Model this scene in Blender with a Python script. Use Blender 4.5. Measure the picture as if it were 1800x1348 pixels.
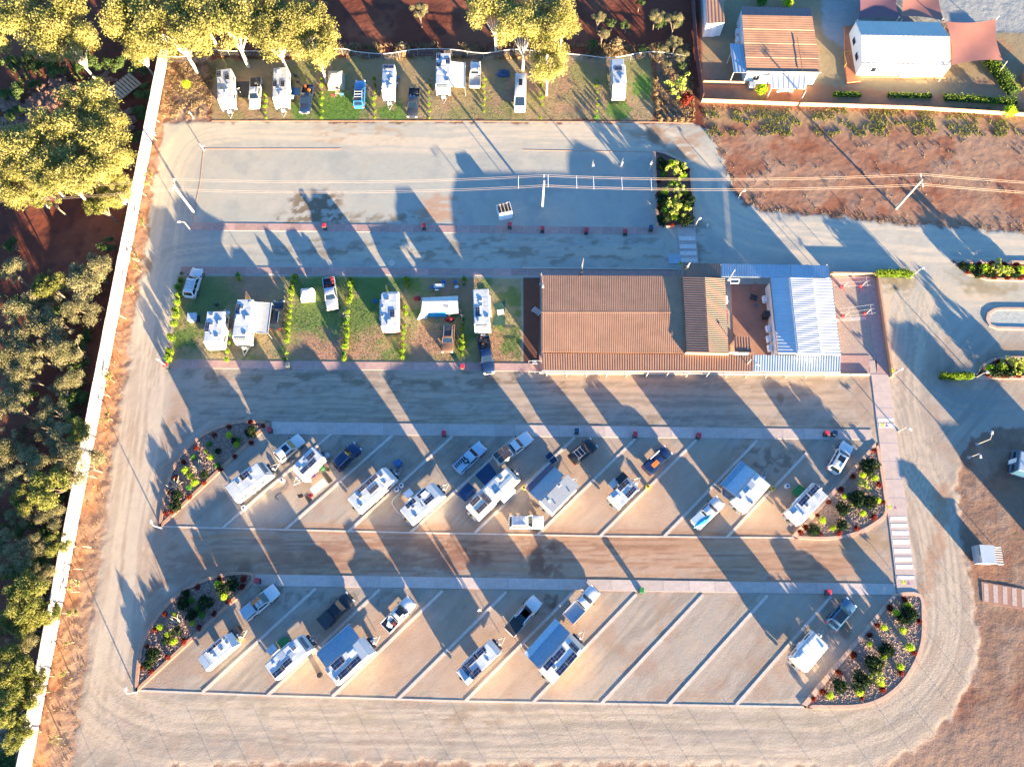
import bpy, math, random
import numpy as np
from mathutils import Vector
random.seed(7); RN = np.random.RandomState(11)
S = bpy.context.scene
for o in list(bpy.data.objects): bpy.data.objects.remove(o)
R = math.radians

# ------------------------------------------------------------------ camera, sky, sun, exposure
F, H = 1265.0, 100.0                      # focal length in photo pixels, camera height in metres
T = math.atan(436/1265)
CT, ST = math.cos(T), math.sin(T)
cam = bpy.data.objects.new('camera', bpy.data.cameras.new('camera'))
S.collection.objects.link(cam)
cam.location = (0, 0, H); cam.rotation_euler = (T, 0, 0)
cam.data.sensor_width = 36; cam.data.lens = F/1800*36
cam.data.clip_start = 1; cam.data.clip_end = 3000
S.camera = cam
SUN_EL, SUN_AZ = 7.2, 146.6               # azimuth clockwise from +Y
W = bpy.data.worlds.new('World'); S.world = W; W.use_nodes = True
nt = W.node_tree
sky = nt.nodes.new('ShaderNodeTexSky'); sky.sky_type = 'NISHITA'; sky.sun_disc = False
sky.sun_elevation = R(SUN_EL); sky.sun_rotation = R(SUN_AZ)
sky.air_density = 1.0; sky.dust_density = 0.3; sky.ozone_density = 5.0
bg = nt.nodes['Background']; bg.inputs['Strength'].default_value = 0.092
nt.links.new(sky.outputs[0], bg.inputs['Color'])
sd = bpy.data.lights.new('sun', 'SUN'); sd.energy = 5.0; sd.angle = R(0.5); sd.color = (1.0, 0.78, 0.48)
sun = bpy.data.objects.new('sun', sd); S.collection.objects.link(sun)
az, el = R(SUN_AZ), R(SUN_EL)
sdir = Vector((math.sin(az)*math.cos(el), math.cos(az)*math.cos(el), math.sin(el)))
sun.rotation_euler = sdir.to_track_quat('Z', 'Y').to_euler(); sun.location = sdir*200
S.view_settings.view_transform = 'Standard'; S.view_settings.look = 'None'
S.view_settings.exposure = 3.02; S.view_settings.gamma = 1; S.view_settings.use_curve_mapping = False

# ------------------------------------------------------------------ helpers
def G(px, py, z=0.0):
    """where the sight line through a photo pixel meets height z"""
    u = (px-900)/F; v = (674-py)/F
    k = (H-z)/-(v*ST-CT)
    return (u*k, (v*CT+ST)*k)

COL = S.collection
def tag(o, label=None, cat=None, group=None, kind=None):
    if label: o['label'] = label
    if cat: o['category'] = cat
    if group: o['group'] = group
    if kind: o['kind'] = kind
    return o
def thing(name, label, cat, loc=(0, 0, 0), rz=0.0, group=None):
    o = bpy.data.objects.new(name, None); COL.objects.link(o)
    o.empty_display_size = .3
    o.location = loc if len(loc) == 3 else (loc[0], loc[1], 0); o.rotation_euler = (0, 0, rz)
    return tag(o, label, cat, group)
def link(name, me, parent=None, loc=(0, 0, 0), rz=0.0, sc=None):
    o = bpy.data.objects.new(name, me); COL.objects.link(o)
    o.location = loc; o.rotation_euler = (0, 0, rz)
    if sc: o.scale = sc
    if parent: o.parent = parent
    return o

class MB:
    def __init__(s): s.v = []; s.f = []
    def add(s, vs, fs):
        b = len(s.v); s.v += [tuple(p) for p in vs]; s.f += [tuple(i+b for i in f) for f in fs]; return s
    def box(s, c, d, rz=0.0, tx=1.0, ty=1.0, ry=0.0):
        cx, cy, cz = c; dx, dy, dz = d[0]/2, d[1]/2, d[2]/2
        pts = []
        for z in (-1, 1):
            kx, ky = (tx, ty) if z > 0 else (1, 1)
            for x, y in ((-1, -1), (1, -1), (1, 1), (-1, 1)):
                px, py, pz = x*dx*kx, y*dy*ky, z*dz
                if ry: px, pz = px*math.cos(ry)+pz*math.sin(ry), -px*math.sin(ry)+pz*math.cos(ry)
                pts.append((cx+px*math.cos(rz)-py*math.sin(rz), cy+px*math.sin(rz)+py*math.cos(rz), cz+pz))
        return s.add(pts, [(3, 2, 1, 0), (4, 5, 6, 7), (0, 1, 5, 4), (1, 2, 6, 5), (2, 3, 7, 6), (3, 0, 4, 7)])
    def tube(s, a, b, r, n=6, r2=None):
        a = Vector(a); b = Vector(b); d = (b-a)
        if d.length < 1e-6: return s
        d.normalize(); r2 = r if r2 is None else r2
        u = d.cross(Vector((0, 0, 1)))
        if u.length < .01: u = Vector((1, 0, 0))
        u.normalize(); w = d.cross(u)
        pts = []
        for p, q in ((a, r), (b, r2)):
            for i in range(n):
                t = 2*math.pi*i/n
                pts.append(p+u*(q*math.cos(t))+w*(q*math.sin(t)))
        fs = [(i, (i+1) % n, n+(i+1) % n, n+i) for i in range(n)]
        fs += [tuple(range(n-1, -1, -1)), tuple(range(n, 2*n))]
        return s.add(pts, fs)
    def prism(s, poly, z0, z1):
        n = len(poly)
        a = sum(poly[i][0]*poly[(i+1) % n][1]-poly[(i+1) % n][0]*poly[i][1] for i in range(n))
        if a < 0: poly = poly[::-1]
        pts = [(x, y, z0) for x, y in poly]+[(x, y, z1) for x, y in poly]
        return s.add(pts, [tuple(range(n-1, -1, -1)), tuple(range(n, 2*n))]+[(i, (i+1) % n, n+(i+1) % n, n+i) for i in range(n)])
    def quad(s, a, b, c, d): return s.add([a, b, c, d], [(0, 1, 2, 3)])
    def slab(s, q, t=.04):
        """a thin solid panel from four 3D corners, thickness t downward along its normal"""
        q = [Vector(p) for p in q]; n = (q[1]-q[0]).cross(q[3]-q[0]).normalized()
        if n.z < 0: n = -n; q = q[::-1]
        return s.add(q+[p-n*t for p in q], [(0, 1, 2, 3), (7, 6, 5, 4), (0, 4, 5, 1), (1, 5, 6, 2), (2, 6, 7, 3), (3, 7, 4, 0)])
    def strip(s, pts, w, z0, z1, closed=False):
        """a kerb-like bar along a polyline, mitred"""
        P = [Vector((p[0], p[1])) for p in pts]; n = len(P); L = []; Rr = []
        for i in range(n):
            a = P[(i-1) % n] if (closed or i) else P[i]; b = P[(i+1) % n] if (closed or i < n-1) else P[i]
            d = (b-a).normalized(); m = Vector((-d.y, d.x))
            if (closed or 0 < i < n-1):
                d1 = (P[(i+1) % n]-P[i]).normalized(); c = max(.7, m.dot(Vector((-d1.y, d1.x)))); m = m/c
            L.append(P[i]+m*w/2); Rr.append(P[i]-m*w/2)
        for i in range(n if closed else n-1):
            j = (i+1) % n
            vs = [(Rr[i].x, Rr[i].y, z0), (Rr[j].x, Rr[j].y, z0), (L[j].x, L[j].y, z0), (L[i].x, L[i].y, z0)]
            vs += [(x, y, z1) for x, y, _ in vs]
            fs = [(4, 5, 6, 7), (0, 1, 5, 4), (2, 3, 7, 6)]
            if not closed and i == 0: fs.append((3, 0, 4, 7))
            if not closed and i == n-2: fs.append((1, 2, 6, 5))
            s.add(vs, fs)
        return s
    def mesh(s, name, mat, smooth=None, bevel=0):
        used = sorted({i for f in s.f for i in f}); ix = {j: i for i, j in enumerate(used)}
        me = bpy.data.meshes.new(name); me.from_pydata([s.v[j] for j in used], [], [tuple(ix[i] for i in f) for f in s.f]); me.update()
        if mat: me.materials.append(mat)
        if smooth is not None:
            for p in me.polygons: p.use_smooth = True
            me.set_sharp_from_angle(angle=R(smooth))
        return me
    def build(s, name, mat, parent=None, smooth=None, loc=(0, 0, 0), rz=0.0, bevel=0.0):
        o = link(name, s.mesh(name, mat, smooth), parent, loc, rz)
        if bevel:
            m = o.modifiers.new('bevel', 'BEVEL'); m.width = bevel; m.segments = 2; m.limit_method = 'ANGLE'; m.angle_limit = R(35)
        return o

def M(name, c, rough=.6, metal=0.0, var=.12, scale=2.0, bump=0.0, bscale=8.0, coat=0.0, dirt=None, rnd=0.0, spec=.5):
    m = bpy.data.materials.new(name); m.use_nodes = True
    t = m.node_tree; p = t.nodes['Principled BSDF']
    p.inputs['Roughness'].default_value = rough; p.inputs['Metallic'].default_value = metal
    p.inputs['Specular IOR Level'].default_value = spec
    if coat: p.inputs['Coat Weight'].default_value = coat; p.inputs['Coat Roughness'].default_value = .06
    tc = t.nodes.new('ShaderNodeTexCoord')
    n = t.nodes.new('ShaderNodeTexNoise'); n.inputs['Scale'].default_value = scale; n.inputs['Detail'].default_value = 5; n.inputs['Roughness'].default_value = .65
    t.links.new(tc.outputs['Object'], n.inputs['Vector'])
    r = t.nodes.new('ShaderNodeValToRGB')
    e = r.color_ramp.elements
    lo = [x*(1-var) for x in c] if not dirt else [c[i]*(1-var*1.4)+dirt[i]*var for i in range(3)]
    hi = [min(1, x*(1+var)) for x in c]
    e[0].position = .3; e[0].color = (*lo, 1); e[1].position = .7; e[1].color = (*hi, 1)
    t.links.new(n.outputs['Fac'], r.inputs['Fac']); src = r.outputs['Color']
    if rnd:
        oi = t.nodes.new('ShaderNodeObjectInfo'); hs = t.nodes.new('ShaderNodeHueSaturation')
        mr = t.nodes.new('ShaderNodeMapRange'); mr.inputs['To Min'].default_value = 1-rnd; mr.inputs['To Max'].default_value = 1+rnd
        t.links.new(oi.outputs['Random'], mr.inputs['Value']); t.links.new(mr.outputs[0], hs.inputs['Value'])
        t.links.new(src, hs.inputs['Color']); src = hs.outputs['Color']
    t.links.new(src, p.inputs['Base Color'])
    if bump:
        b = t.nodes.new('ShaderNodeBump'); b.inputs['Distance'].default_value = bump; b.inputs['Strength'].default_value = 1
        n2 = t.nodes.new('ShaderNodeTexNoise'); n2.inputs['Scale'].default_value = bscale; n2.inputs['Detail'].default_value = 4
        t.links.new(tc.outputs['Object'], n2.inputs['Vector']); t.links.new(n2.outputs['Fac'], b.inputs['Height']); t.links.new(b.outputs[0], p.inputs['Normal'])
    return m

def leafmat(name, c1, c2, trans=.3, rnd=.15, scale=.6):
    m = bpy.data.materials.new(name); m.use_nodes = True; t = m.node_tree
    for x in list(t.nodes): t.nodes.remove(x)
    out = t.nodes.new('ShaderNodeOutputMaterial'); mix = t.nodes.new('ShaderNodeMixShader'); mix.inputs[0].default_value = trans
    d = t.nodes.new('ShaderNodeBsdfDiffuse'); tr = t.nodes.new('ShaderNodeBsdfTranslucent')
    tc = t.nodes.new('ShaderNodeTexCoord'); n = t.nodes.new('ShaderNodeTexNoise'); n.inputs['Scale'].default_value = scale; n.inputs['Detail'].default_value = 6
    r = t.nodes.new('ShaderNodeValToRGB'); r.color_ramp.elements[0].position = .32; r.color_ramp.elements[1].position = .68
    r.color_ramp.elements[0].color = (*c1, 1); r.color_ramp.elements[1].color = (*c2, 1)
    oi = t.nodes.new('ShaderNodeObjectInfo'); hs = t.nodes.new('ShaderNodeHueSaturation')
    mr = t.nodes.new('ShaderNodeMapRange'); mr.inputs['To Min'].default_value = 1-rnd; mr.inputs['To Max'].default_value = 1+rnd
    t.links.new(tc.outputs['Object'], n.inputs['Vector']); t.links.new(n.outputs['Fac'], r.inputs['Fac'])
    t.links.new(oi.outputs['Random'], mr.inputs['Value']); t.links.new(mr.outputs[0], hs.inputs['Value']); t.links.new(r.outputs[0], hs.inputs['Color'])
    t.links.new(hs.outputs[0], d.inputs['Color']); t.links.new(hs.outputs[0], tr.inputs['Color'])
    t.links.new(d.outputs[0], mix.inputs[1]); t.links.new(tr.outputs[0], mix.inputs[2]); t.links.new(mix.outputs[0], out.inputs['Surface'])
    return m

ORD = ['first', 'second', 'third', 'fourth', 'fifth', 'sixth', 'seventh', 'eighth', 'ninth', 'tenth', 'eleventh', 'twelfth', 'thirteenth', 'fourteenth', 'fifteenth', 'sixteenth', 'seventeenth', 'eighteenth', 'nineteenth', 'twentieth']
def nth(i):
    if i < 20: return ORD[i]
    k = i+1; return '%d%s' % (k, {1: 'st', 2: 'nd', 3: 'rd'}.get(k % 10, 'th') if k % 100 not in (11, 12, 13) else 'th')

MT = dict(
    white=M('white_paint', (.58, .58, .57), .35, var=.05, coat=.4),
    van=M('caravan_shell', (.62, .62, .6), .4, var=.06, coat=.2, dirt=(.5, .4, .3)),
    vanroof=M('caravan_roof', (.47, .485, .5), .5, var=.22, scale=.9),
    cream=M('cream_shell', (.62, .57, .47), .45, var=.08),
    silver=M('silver_paint', (.42, .45, .48), .3, .35, var=.05, coat=.5),
    lightblue=M('pale_blue_paint', (.36, .47, .56), .35, .15, var=.06, coat=.4),
    blue=M('blue_paint', (.03, .17, .42), .3, .1, var=.08, coat=.6),
    navy=M('navy_paint', (.012, .03, .085), .28, .2, var=.1, coat=.6),
    black=M('black_paint', (.012, .014, .02), .3, .1, var=.1, coat=.6),
    dark=M('charcoal_paint', (.035, .04, .05), .35, .2, var=.1, coat=.5),
    bronze=M('bronze_paint', (.19, .105, .06), .35, .35, var=.08, coat=.5),
    teal=M('steel_blue_paint', (.07, .16, .25), .3, .3, var=.08, coat=.6),
    glass=M('tinted_glass', (.008, .014, .022), .05, 0, var=.05, spec=.9),
    tyre=M('tyre_rubber', (.02, .02, .02), .85), rim=M('alloy_rim', (.4, .4, .42), .35, .8),
    plastic=M('black_plastic', (.025, .025, .028), .6), liner=M('tray_liner', (.04, .042, .045), .7, bump=.01),
    steel=M('galvanised_steel', (.42, .43, .44), .45, .6), alu=M('aluminium_tray', (.45, .46, .47), .4, .5, bump=.01, bscale=30),
    lamp=M('headlight_lens', (.7, .72, .75), .15), tail=M('tail_light_lens', (.45, .02, .015), .25),
    solar=M('solar_cells', (.012, .022, .055), .18, .1, var=.25, scale=6, coat=.5), solarb=M('solar_cells_brownish', (.06, .045, .045), .25, 0, var=.2, scale=6, coat=.3),
    hatch=M('smoked_hatch', (.10, .12, .14), .25, var=.2), ac=M('white_plastic', (.7, .72, .74), .5),
    awnw=M('white_awning_cloth', (.62, .62, .6), .8, var=.08), awng=M('grey_awning_cloth', (.33, .34, .34), .8, var=.1),
    awnb=M('blue_awning_cloth', (.22, .29, .35), .75, var=.1), awnl=M('pale_blue_awning_cloth', (.42, .48, .51), .75, var=.12), awnt=M('maroon_awning_cloth', (.16, .09, .11), .8),
    canvas=M('beige_canvas', (.42, .36, .25), .85, var=.12, bump=.03, bscale=2), tent=M('pale_tent_cloth', (.6, .58, .52), .8, var=.1),
    bluetarp=M('blue_tarp', (.015, .05, .13), .6, var=.25, bump=.04, bscale=1.5), greentarp=M('green_shade_mat', (.02, .07, .055), .8, var=.2, bump=.03, bscale=2),
    cyan=M('cyan_hull', (.03, .36, .6), .3, var=.06, coat=.5), orange=M('orange_plastic', (.75, .17, .02), .5), yellow=M('yellow_plastic', (.7, .5, .05), .5),
    red=M('red_bin_plastic', (.5, .035, .05), .5, var=.1), bluebin=M('dark_blue_bin_plastic', (.02, .06, .12), .5), greenp=M('green_plastic', (.03, .2, .05), .5), binbody=M('bin_body_green', (.03, .05, .045), .6),
    redcloth=M('dark_red_cloth', (.25, .02, .03), .85), bluecloth=M('blue_cloth', (.03, .12, .3), .85), purple=M('purple_cloth', (.18, .05, .2), .85),
    paver=M('red_brown_paver', (.40, .25, .21), .9, var=.13, scale=1.6, bump=.006, bscale=9, rnd=.14),
    paverg=M('pale_pink_concrete', (.46, .37, .32), .9, var=.12, scale=1.4, bump=.006, bscale=9, rnd=.12),
    paverb=M('weathered_walkway', (.46, .36, .31), .9, var=.12, scale=1.0, bump=.006, bscale=9, rnd=.08),
    joint=M('joint_mortar', (.5, .45, .41), .95), faded=M('faded_marking', (.42, .32, .27), .9, var=.3, scale=4), zebra=M('worn_white_marking', (.62, .57, .52), .85, var=.2, scale=5),
    kerbp=M('salmon_kerb', (.50, .33, .24), .9, var=.15, scale=1.5, bump=.008), kerb=M('concrete_kerb', (.53, .44, .37), .9, var=.14, scale=1.5, bump=.008), kerbr=M('terracotta_kerb', (.45, .25, .16), .9, var=.15, scale=1.5, bump=.008),
    timber=M('weathered_timber', (.40, .26, .15), .85, var=.25, scale=3, bump=.01), timberp=M('pale_timber', (.5, .38, .25), .85, var=.2, scale=3),
    roofb=M('brown_roof_sheet', (.35, .185, .105), .5, .0, var=.16, scale=.5), roofd=M('dark_brown_roof_sheet', (.235, .13, .085), .5, 0, var=.1, scale=.7),
    roofw=M('zinc_white_roof_sheet', (.52, .53, .54), .42, .2, var=.08, scale=.5), roofz=M('blue_grey_zinc_sheet', (.36, .42, .47), .42, .25, var=.1, scale=.5),
    roofc=M('cream_roof_sheet', (.58, .51, .42), .5, var=.06, scale=.5), roofmar=M('maroon_roof_sheet', (.16, .085, .085), .5, var=.1),
    wallw=M('white_wall_cladding', (.7, .7, .68), .6, var=.06, bump=.01, bscale=3), wallt=M('tan_wall', (.42, .26, .16), .8, var=.1), trim=M('cream_trim', (.62, .52, .42), .6),
    decko=M('orange_deck', (.5, .17, .07), .8, var=.18, scale=2), court=M('brown_courtyard_paving', (.30, .155, .105), .85, var=.14, scale=.6, bump=.006),
    sail=M('coral_shade_cloth', (.36, .145, .105), .85, var=.08, scale=.5), sailm=M('maroon_shade_cloth', (.2, .09, .1), .85, var=.08),
    fencew=M('white_fence_sheet', (.6, .56, .5), .6, var=.18, scale=.8, dirt=(.45, .3, .2)), pole=M('pale_pole', (.45, .39, .33), .8, var=.1), wire=M('copper_wire', (.45, .34, .27), .5, .3), lampw=M('white_lamp_paint', (.55, .54, .52), .5),
    mulch=M('red_mulch', (.13, .065, .05), .95, var=.4, scale=6, bump=.03, bscale=10), yardstone=M('yard_gravel', (.33, .26, .21), .95, var=.35, scale=5, bump=.02, bscale=10), mulchg=M('stony_soil', (.21, .12, .09), .95, var=.35, scale=5, bump=.03, bscale=10),
    rockm=M('red_rock', (.30, .15, .1), .9, var=.35, scale=3, bump=.03), rockp=M('pale_river_stone', (.34, .215, .155), .9, var=.3, scale=3), bedstone=M('tan_bed_stone', (.33, .21, .15), .9, var=.25, scale=9),
    barkw=M('white_gum_bark', (.55, .48, .4), .8, var=.15), barkd=M('grey_brown_bark', (.2, .15, .11), .9, var=.2), twig=M('pale_twig', (.55, .42, .27), .85),
    skin=M('skin', (.45, .27, .19), .6), shirt=M('white_shirt', (.7, .72, .75), .85),
    lime=leafmat('lime_leaves', (.26, .42, .02), (.5, .62, .05), .4, .12, 3), green=leafmat('green_leaves', (.05, .16, .03), (.13, .3, .05), .3, .15, 3),
    hedge=leafmat('hedge_leaves', (.09, .19, .02), (.31, .40, .045), .35, .14, 2), darkleaf=leafmat('dark_leaves', (.012, .028, .014), (.04, .06, .025), .2, .15, 3),
    gold=leafmat('golden_green_leaves', (.24, .3, .04), (.5, .52, .14), .3, .12, 3), redleaf=leafmat('burgundy_leaves', (.09, .014, .014), (.26, .05, .03), .3, .3, 4),
    gum=leafmat('gum_leaves', (.18, .19, .05), (.56, .48, .17), .42, .16, 2.6), gumd=leafmat('olive_gum_leaves', (.10, .13, .035), (.34, .32, .09), .4, .16, 2.6),
    acacia=leafmat('grey_green_leaves', (.14, .145, .07), (.42, .36, .19), .42, .2, 2.4), scrub=leafmat('scrub_leaves', (.045, .09, .03), (.16, .21, .07), .3, .22, 2.2),
    sapl=leafmat('sapling_leaves', (.2, .2, .07), (.42, .38, .16), .35, .2, 3), grassg=leafmat('green_grass', (.08, .15, .03), (.17, .24, .06), .3, .1, .3), grasst=leafmat('dry_grass', (.2, .16, .07), (.4, .3, .14), .3, .1, .3), straw=leafmat('straw_tufts', (.22, .15, .08), (.38, .28, .16), .3, .15, .3),
)

# ------------------------------------------------------------------ ground
TAB = RN.rand(8, 256, 256).astype(np.float32)
def vn(x, y, k=0):
    xi = np.floor(x).astype(np.int64); yi = np.floor(y).astype(np.int64)
    fx = x-xi; fy = y-yi; fx = fx*fx*(3-2*fx); fy = fy*fy*(3-2*fy)
    t = TAB[k % 8]; a = xi & 255; b = (xi+1) & 255; c = yi & 255; d = (yi+1) & 255
    return (t[a, c]*(1-fx)+t[b, c]*fx)*(1-fy)+(t[a, d]*(1-fx)+t[b, d]*fx)*fy
def fbm(x, y, k=0, o=4):
    s = 0; a = .5; n = 0
    for i in range(o):
        s = s+a*vn(x*2**i+17.3*i, y*2**i+5.1*i, k+i); n += a; a *= .55
    return s/n
def sm(x, a, b):
    t = np.clip((x-a)/(b-a), 0, 1); return t*t*(3-2*t)
def wp(pts, z=0): return [G(p[0], p[1], z) for p in pts]
def sdpoly(X, Y, poly):
    """signed distance to a polygon, positive inside"""
    d = np.full(X.shape, 1e9, np.float32); ins = np.zeros(X.shape, bool); n = len(poly)
    for i in range(n):
        x0, y0 = poly[i]; x1, y1 = poly[(i+1) % n]
        ex, ey = x1-x0, y1-y0
        t = np.clip(((X-x0)*ex+(Y-y0)*ey)/(ex*ex+ey*ey+1e-9), 0, 1)
        d = np.minimum(d, np.hypot(X-x0-t*ex, Y-y0-t*ey))
        c = ((y0 > Y) != (y1 > Y))
        if ey: ins ^= c & (X < (x1-x0)*(Y-y0)/ey+x0)
    return np.where(ins, d, -d)
def polyd(X, Y, pl):
    """unsigned distance, signed side and running length along a polyline"""
    D = np.full(X.shape, 1e9, np.float32); A = np.zeros(X.shape, np.float32); Sx = np.zeros(X.shape, np.float32); run = 0
    for (x0, y0), (x1, y1) in zip(pl[:-1], pl[1:]):
        ex, ey = x1-x0, y1-y0; L = math.hypot(ex, ey)
        t = np.clip(((X-x0)*ex+(Y-y0)*ey)/(L*L), 0, 1)
        d = np.hypot(X-x0-t*ex, Y-y0-t*ey); sg = np.sign(ex*(Y-y0)-ey*(X-x0))
        m = d < D; D = np.where(m, d, D); A = np.where(m, d*sg, A); Sx = np.where(m, run+t*L, Sx); run += L
    return D, A, Sx
def curve(pts, n=5):
    """Catmull-Rom through points"""
    P = [pts[0]]+list(pts)+[pts[-1]]; out = []
    for i in range(1, len(P)-2):
        for k in range(n):
            t = k/n; a, b, c, d = P[i-1], P[i], P[i+1], P[i+2]
            out.append(tuple(.5*((2*b[j])+(-a[j]+c[j])*t+(2*a[j]-5*b[j]+4*c[j]-d[j])*t*t+(-a[j]+3*b[j]-3*c[j]+d[j])*t**3) for j in (0, 1)))
    out.append(tuple(pts[-1])); return out

GS = .26; X0, X1, Y0, Y1 = -102, 102, -30, 118
nx, ny = int((X1-X0)/GS)+1, int((Y1-Y0)/GS)+1
gx = np.linspace(X0, X1, nx, dtype=np.float32); gy = np.linspace(Y0, Y1, ny, dtype=np.float32)
X, Y = np.meshgrid(gx, gy)
jx = (fbm(X*.9, Y*.9, 3, 3)-.5); jy = (fbm(X*.9+40, Y*.9, 4, 3)-.5)
Xj, Yj = X+jx*1.6, Y+jy*1.6

YARD = wp([(286, 216), (340, 214), (1215, 217), (1241, 226), (1262, 262), (1278, 300), (1287, 335), (1306, 356), (1340, 372), (1500, 384), (1650, 398), (1800, 407), (2000, 415), (2000, 760), (1800, 748), (1755, 752), (1705, 772), (1686, 800), (1682, 850), (1686, 930), (1700, 1000), (1708, 1050), (1717, 1100), (1719, 1155), (1703, 1205), (1668, 1262), (1615, 1312), (1540, 1352), (1200, 1345), (700, 1338), (300, 1347), (230, 1400), (110, 1400), (127, 1348), (150, 1200), (175, 1000), (205, 760), (235, 560), (262, 400), (268, 330), (285, 250)])
LAWNA = wp([(366, 104), (1146, 94), (1152, 213), (372, 212)])
LAWNB = wp([(312, 484), (918, 488), (918, 638), (299, 633)])
FIELD = wp([(1236, 186), (2000, 205), (2000, 415), (1800, 407), (1650, 398), (1500, 384), (1340, 372), (1306, 356), (1287, 335), (1278, 300), (1262, 262), (1241, 226)])
HOUSE = wp([(1228, -30), (2000, -30), (2000, 200), (1236, 180)])
FENCEW = [(296+(102-y)*.1935, y) for y in (84, 102, 223, 330, 419, 508, 597, 656, 844, 988, 1133, 1344, 1500)]
FWL = wp(FENCEW)
STRIP = FWL[1:]+wp([(120, 1420), (127, 1348), (150, 1200), (175, 1000), (205, 760), (235, 560), (262, 400), (268, 330), (285, 250), (286, 216), (340, 214), (366, 210), (366, 100)])
sY = sdpoly(Xj, Yj, YARD); sA = sdpoly(Xj, Yj, LAWNA); sB = sdpoly(X, Y, LAWNB); sF = sdpoly(Xj, Yj, FIELD); sS = sdpoly(Xj, Yj, STRIP); sH = sdpoly(X, Y, HOUSE)

def col(*c): return np.array(c, np.float32)
C = np.zeros(X.shape+(3,), np.float32)
n1 = fbm(X*.12, Y*.12, 0, 5); n2 = fbm(X*.5, Y*.5, 1, 5); n3 = fbm(X*1.6, Y*1.6, 2, 4); n4 = fbm(X*.25+9, Y*.25, 5, 5)
def put(c, w):
    global C
    w = np.clip(w, 0, 1)[..., None]; C = C*(1-w)+(c if isinstance(c, np.ndarray) and c.ndim == 3 else np.asarray(c, np.float32))*w
# red earth everywhere
C[:] = col(.155, .045, .026); put(col(.25, .085, .045), sm(n1, .45, .7)*.8); put(col(.09, .032, .024), sm(n2, .55, .75)*.7)
rightred = sm(X, 55, 62)*sm(-Y, -52, -40)
put(col(.225, .135, .092), rightred); put(col(.29, .20, .145), rightred*sm(n2, .45, .65)*.6); put(col(.21, .10, .065), rightred*sm(n4, .52, .68)*.8)
sth = sm(-Y, 8, 13); put(col(.27, .175, .125), sth*(X > -70))
# verge inside the white fence
w = sm(sS, -.4, .5); put(col(.36, .17, .085), w); df = X-np.interp(Y, [p[1] for p in FWL[::-1]], [p[0] for p in FWL[::-1]]); put(col(.345, .24, .175), w*sm(df, 1.0, 3.2)*.8); put(col(.27, .17, .12), w*sm(n2, .45, .62)*.7); put(col(.38, .25, .17), w*sm(n3, .55, .7)*.4)
# dry field
w = sm(sF, -.5, .6); put(col(.265, .13, .08), w); put(col(.31, .19, .125), w*sm(n1, .42, .62)*.85); put(col(.22, .075, .04), w*sm(n4, .55, .68)*.7); put(col(.33, .23, .18), w*sm(n2, .56, .7)*.3)
w = w*sm(sdpoly(Xj, Yj, wp([(1236, 186), (2000, 205), (2000, 228), (1236, 216)])), -1, 1); put(col(.32, .22, .11), w*.6)
# gravel yard
w = sm(sY, -.25, .35)
put(col(.335, .325, .30), w); put(col(.385, .35, .31), w*sm(n1, .42, .62)*.7); put(col(.27, .275, .27), w*sm(n4, .5, .66)*.6); put(col(.42, .38, .33), w*sm(n2, .55, .7)*.35)
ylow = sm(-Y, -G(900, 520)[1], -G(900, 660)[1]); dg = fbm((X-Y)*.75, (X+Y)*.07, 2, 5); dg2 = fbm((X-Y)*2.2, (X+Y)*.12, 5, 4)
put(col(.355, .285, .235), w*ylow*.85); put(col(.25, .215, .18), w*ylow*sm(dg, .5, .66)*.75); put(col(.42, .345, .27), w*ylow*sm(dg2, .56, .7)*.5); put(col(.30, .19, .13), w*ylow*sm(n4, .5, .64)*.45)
put(col(.235, .235, .22), w*sm(n3*.5+n2*.5, .52, .62)*.3)
pink = sm(Y, 14, 18)*0
for poly, a in (([(1000, 760), (1420, 790), (1400, 1015), (900, 1015)], .75), ([(560, 1060), (1100, 1040), (1000, 1240), (480, 1220)], .7), ([(1380, 780), (1560, 950), (1400, 1010), (1290, 940)], .7), ([(250, 940), (1540, 950), (1560, 1012), (240, 1010)], .75), ([(1380, 1060), (1560, 1060), (1460, 1200), (1400, 1200)], .7)):
    put(col(.40, .275, .20), w*sm(sdpoly(X+jx*6, Y+jy*6, wp(poly)), -1.5, 2)*a*(.55+.6*n2))
def road(pts, width, c, amt, along=.045, across=1.9, k=0, dark=None):
    pl = curve(wp(pts), 4); D, A, Q = polyd(X, Y, pl)
    tot = float(Q.max()); wob = (fbm(X*.08+k, Y*.08, k, 3)-.5)*1.6; A = A+wob
    m = sm(-D+wob*.5, -width/2-.9, -width/2+1.4)*w*sm(Q, .3, 9)*sm(tot-Q, .3, 9)
    st = fbm(A*across, Q*along, k, 4); st2 = fbm(A*across*2.6+7, Q*along*2, k+2, 3)
    put(c, m*amt*(.3+1.2*sm(st, .38, .62)))
    if dark is not None: put(dark, m*sm(st2, .50, .64)*.5)
DUST = col(.45, .365, .285); GREYB = col(.25, .245, .23)
road([(180, 1348), (196, 1150), (222, 950), (242, 780), (258, 640), (272, 480), (288, 380), (304, 300), (345, 242), (440, 226), (700, 236), (1000, 240), (1130, 242), (1190, 262), (1232, 305), (1258, 365), (1340, 405), (1500, 425), (1800, 440), (2000, 446)], 7, col(.46, .39, .32), .9, k=0)
road([(150, 1130), (165, 1220), (260, 1278), (400, 1288), (900, 1295), (1350, 1295), (1530, 1278), (1620, 1220), (1668, 1130), (1668, 1020), (1640, 900), (1600, 800), (1585, 700), (1595, 600), (1612, 520), (1640, 440)], 8.5, DUST, .85, k=1, dark=col(.25, .215, .18))
road([(255, 520), (285, 460), (340, 443), (500, 440), (900, 440), (1210, 442)], 4, DUST, .5, k=2, dark=GREYB)
road([(290, 692), (600, 698), (1100, 706), (1540, 705)], 9, col(.38, .30, .235), .8, k=3, dark=col(.20, .16, .13))
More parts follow.
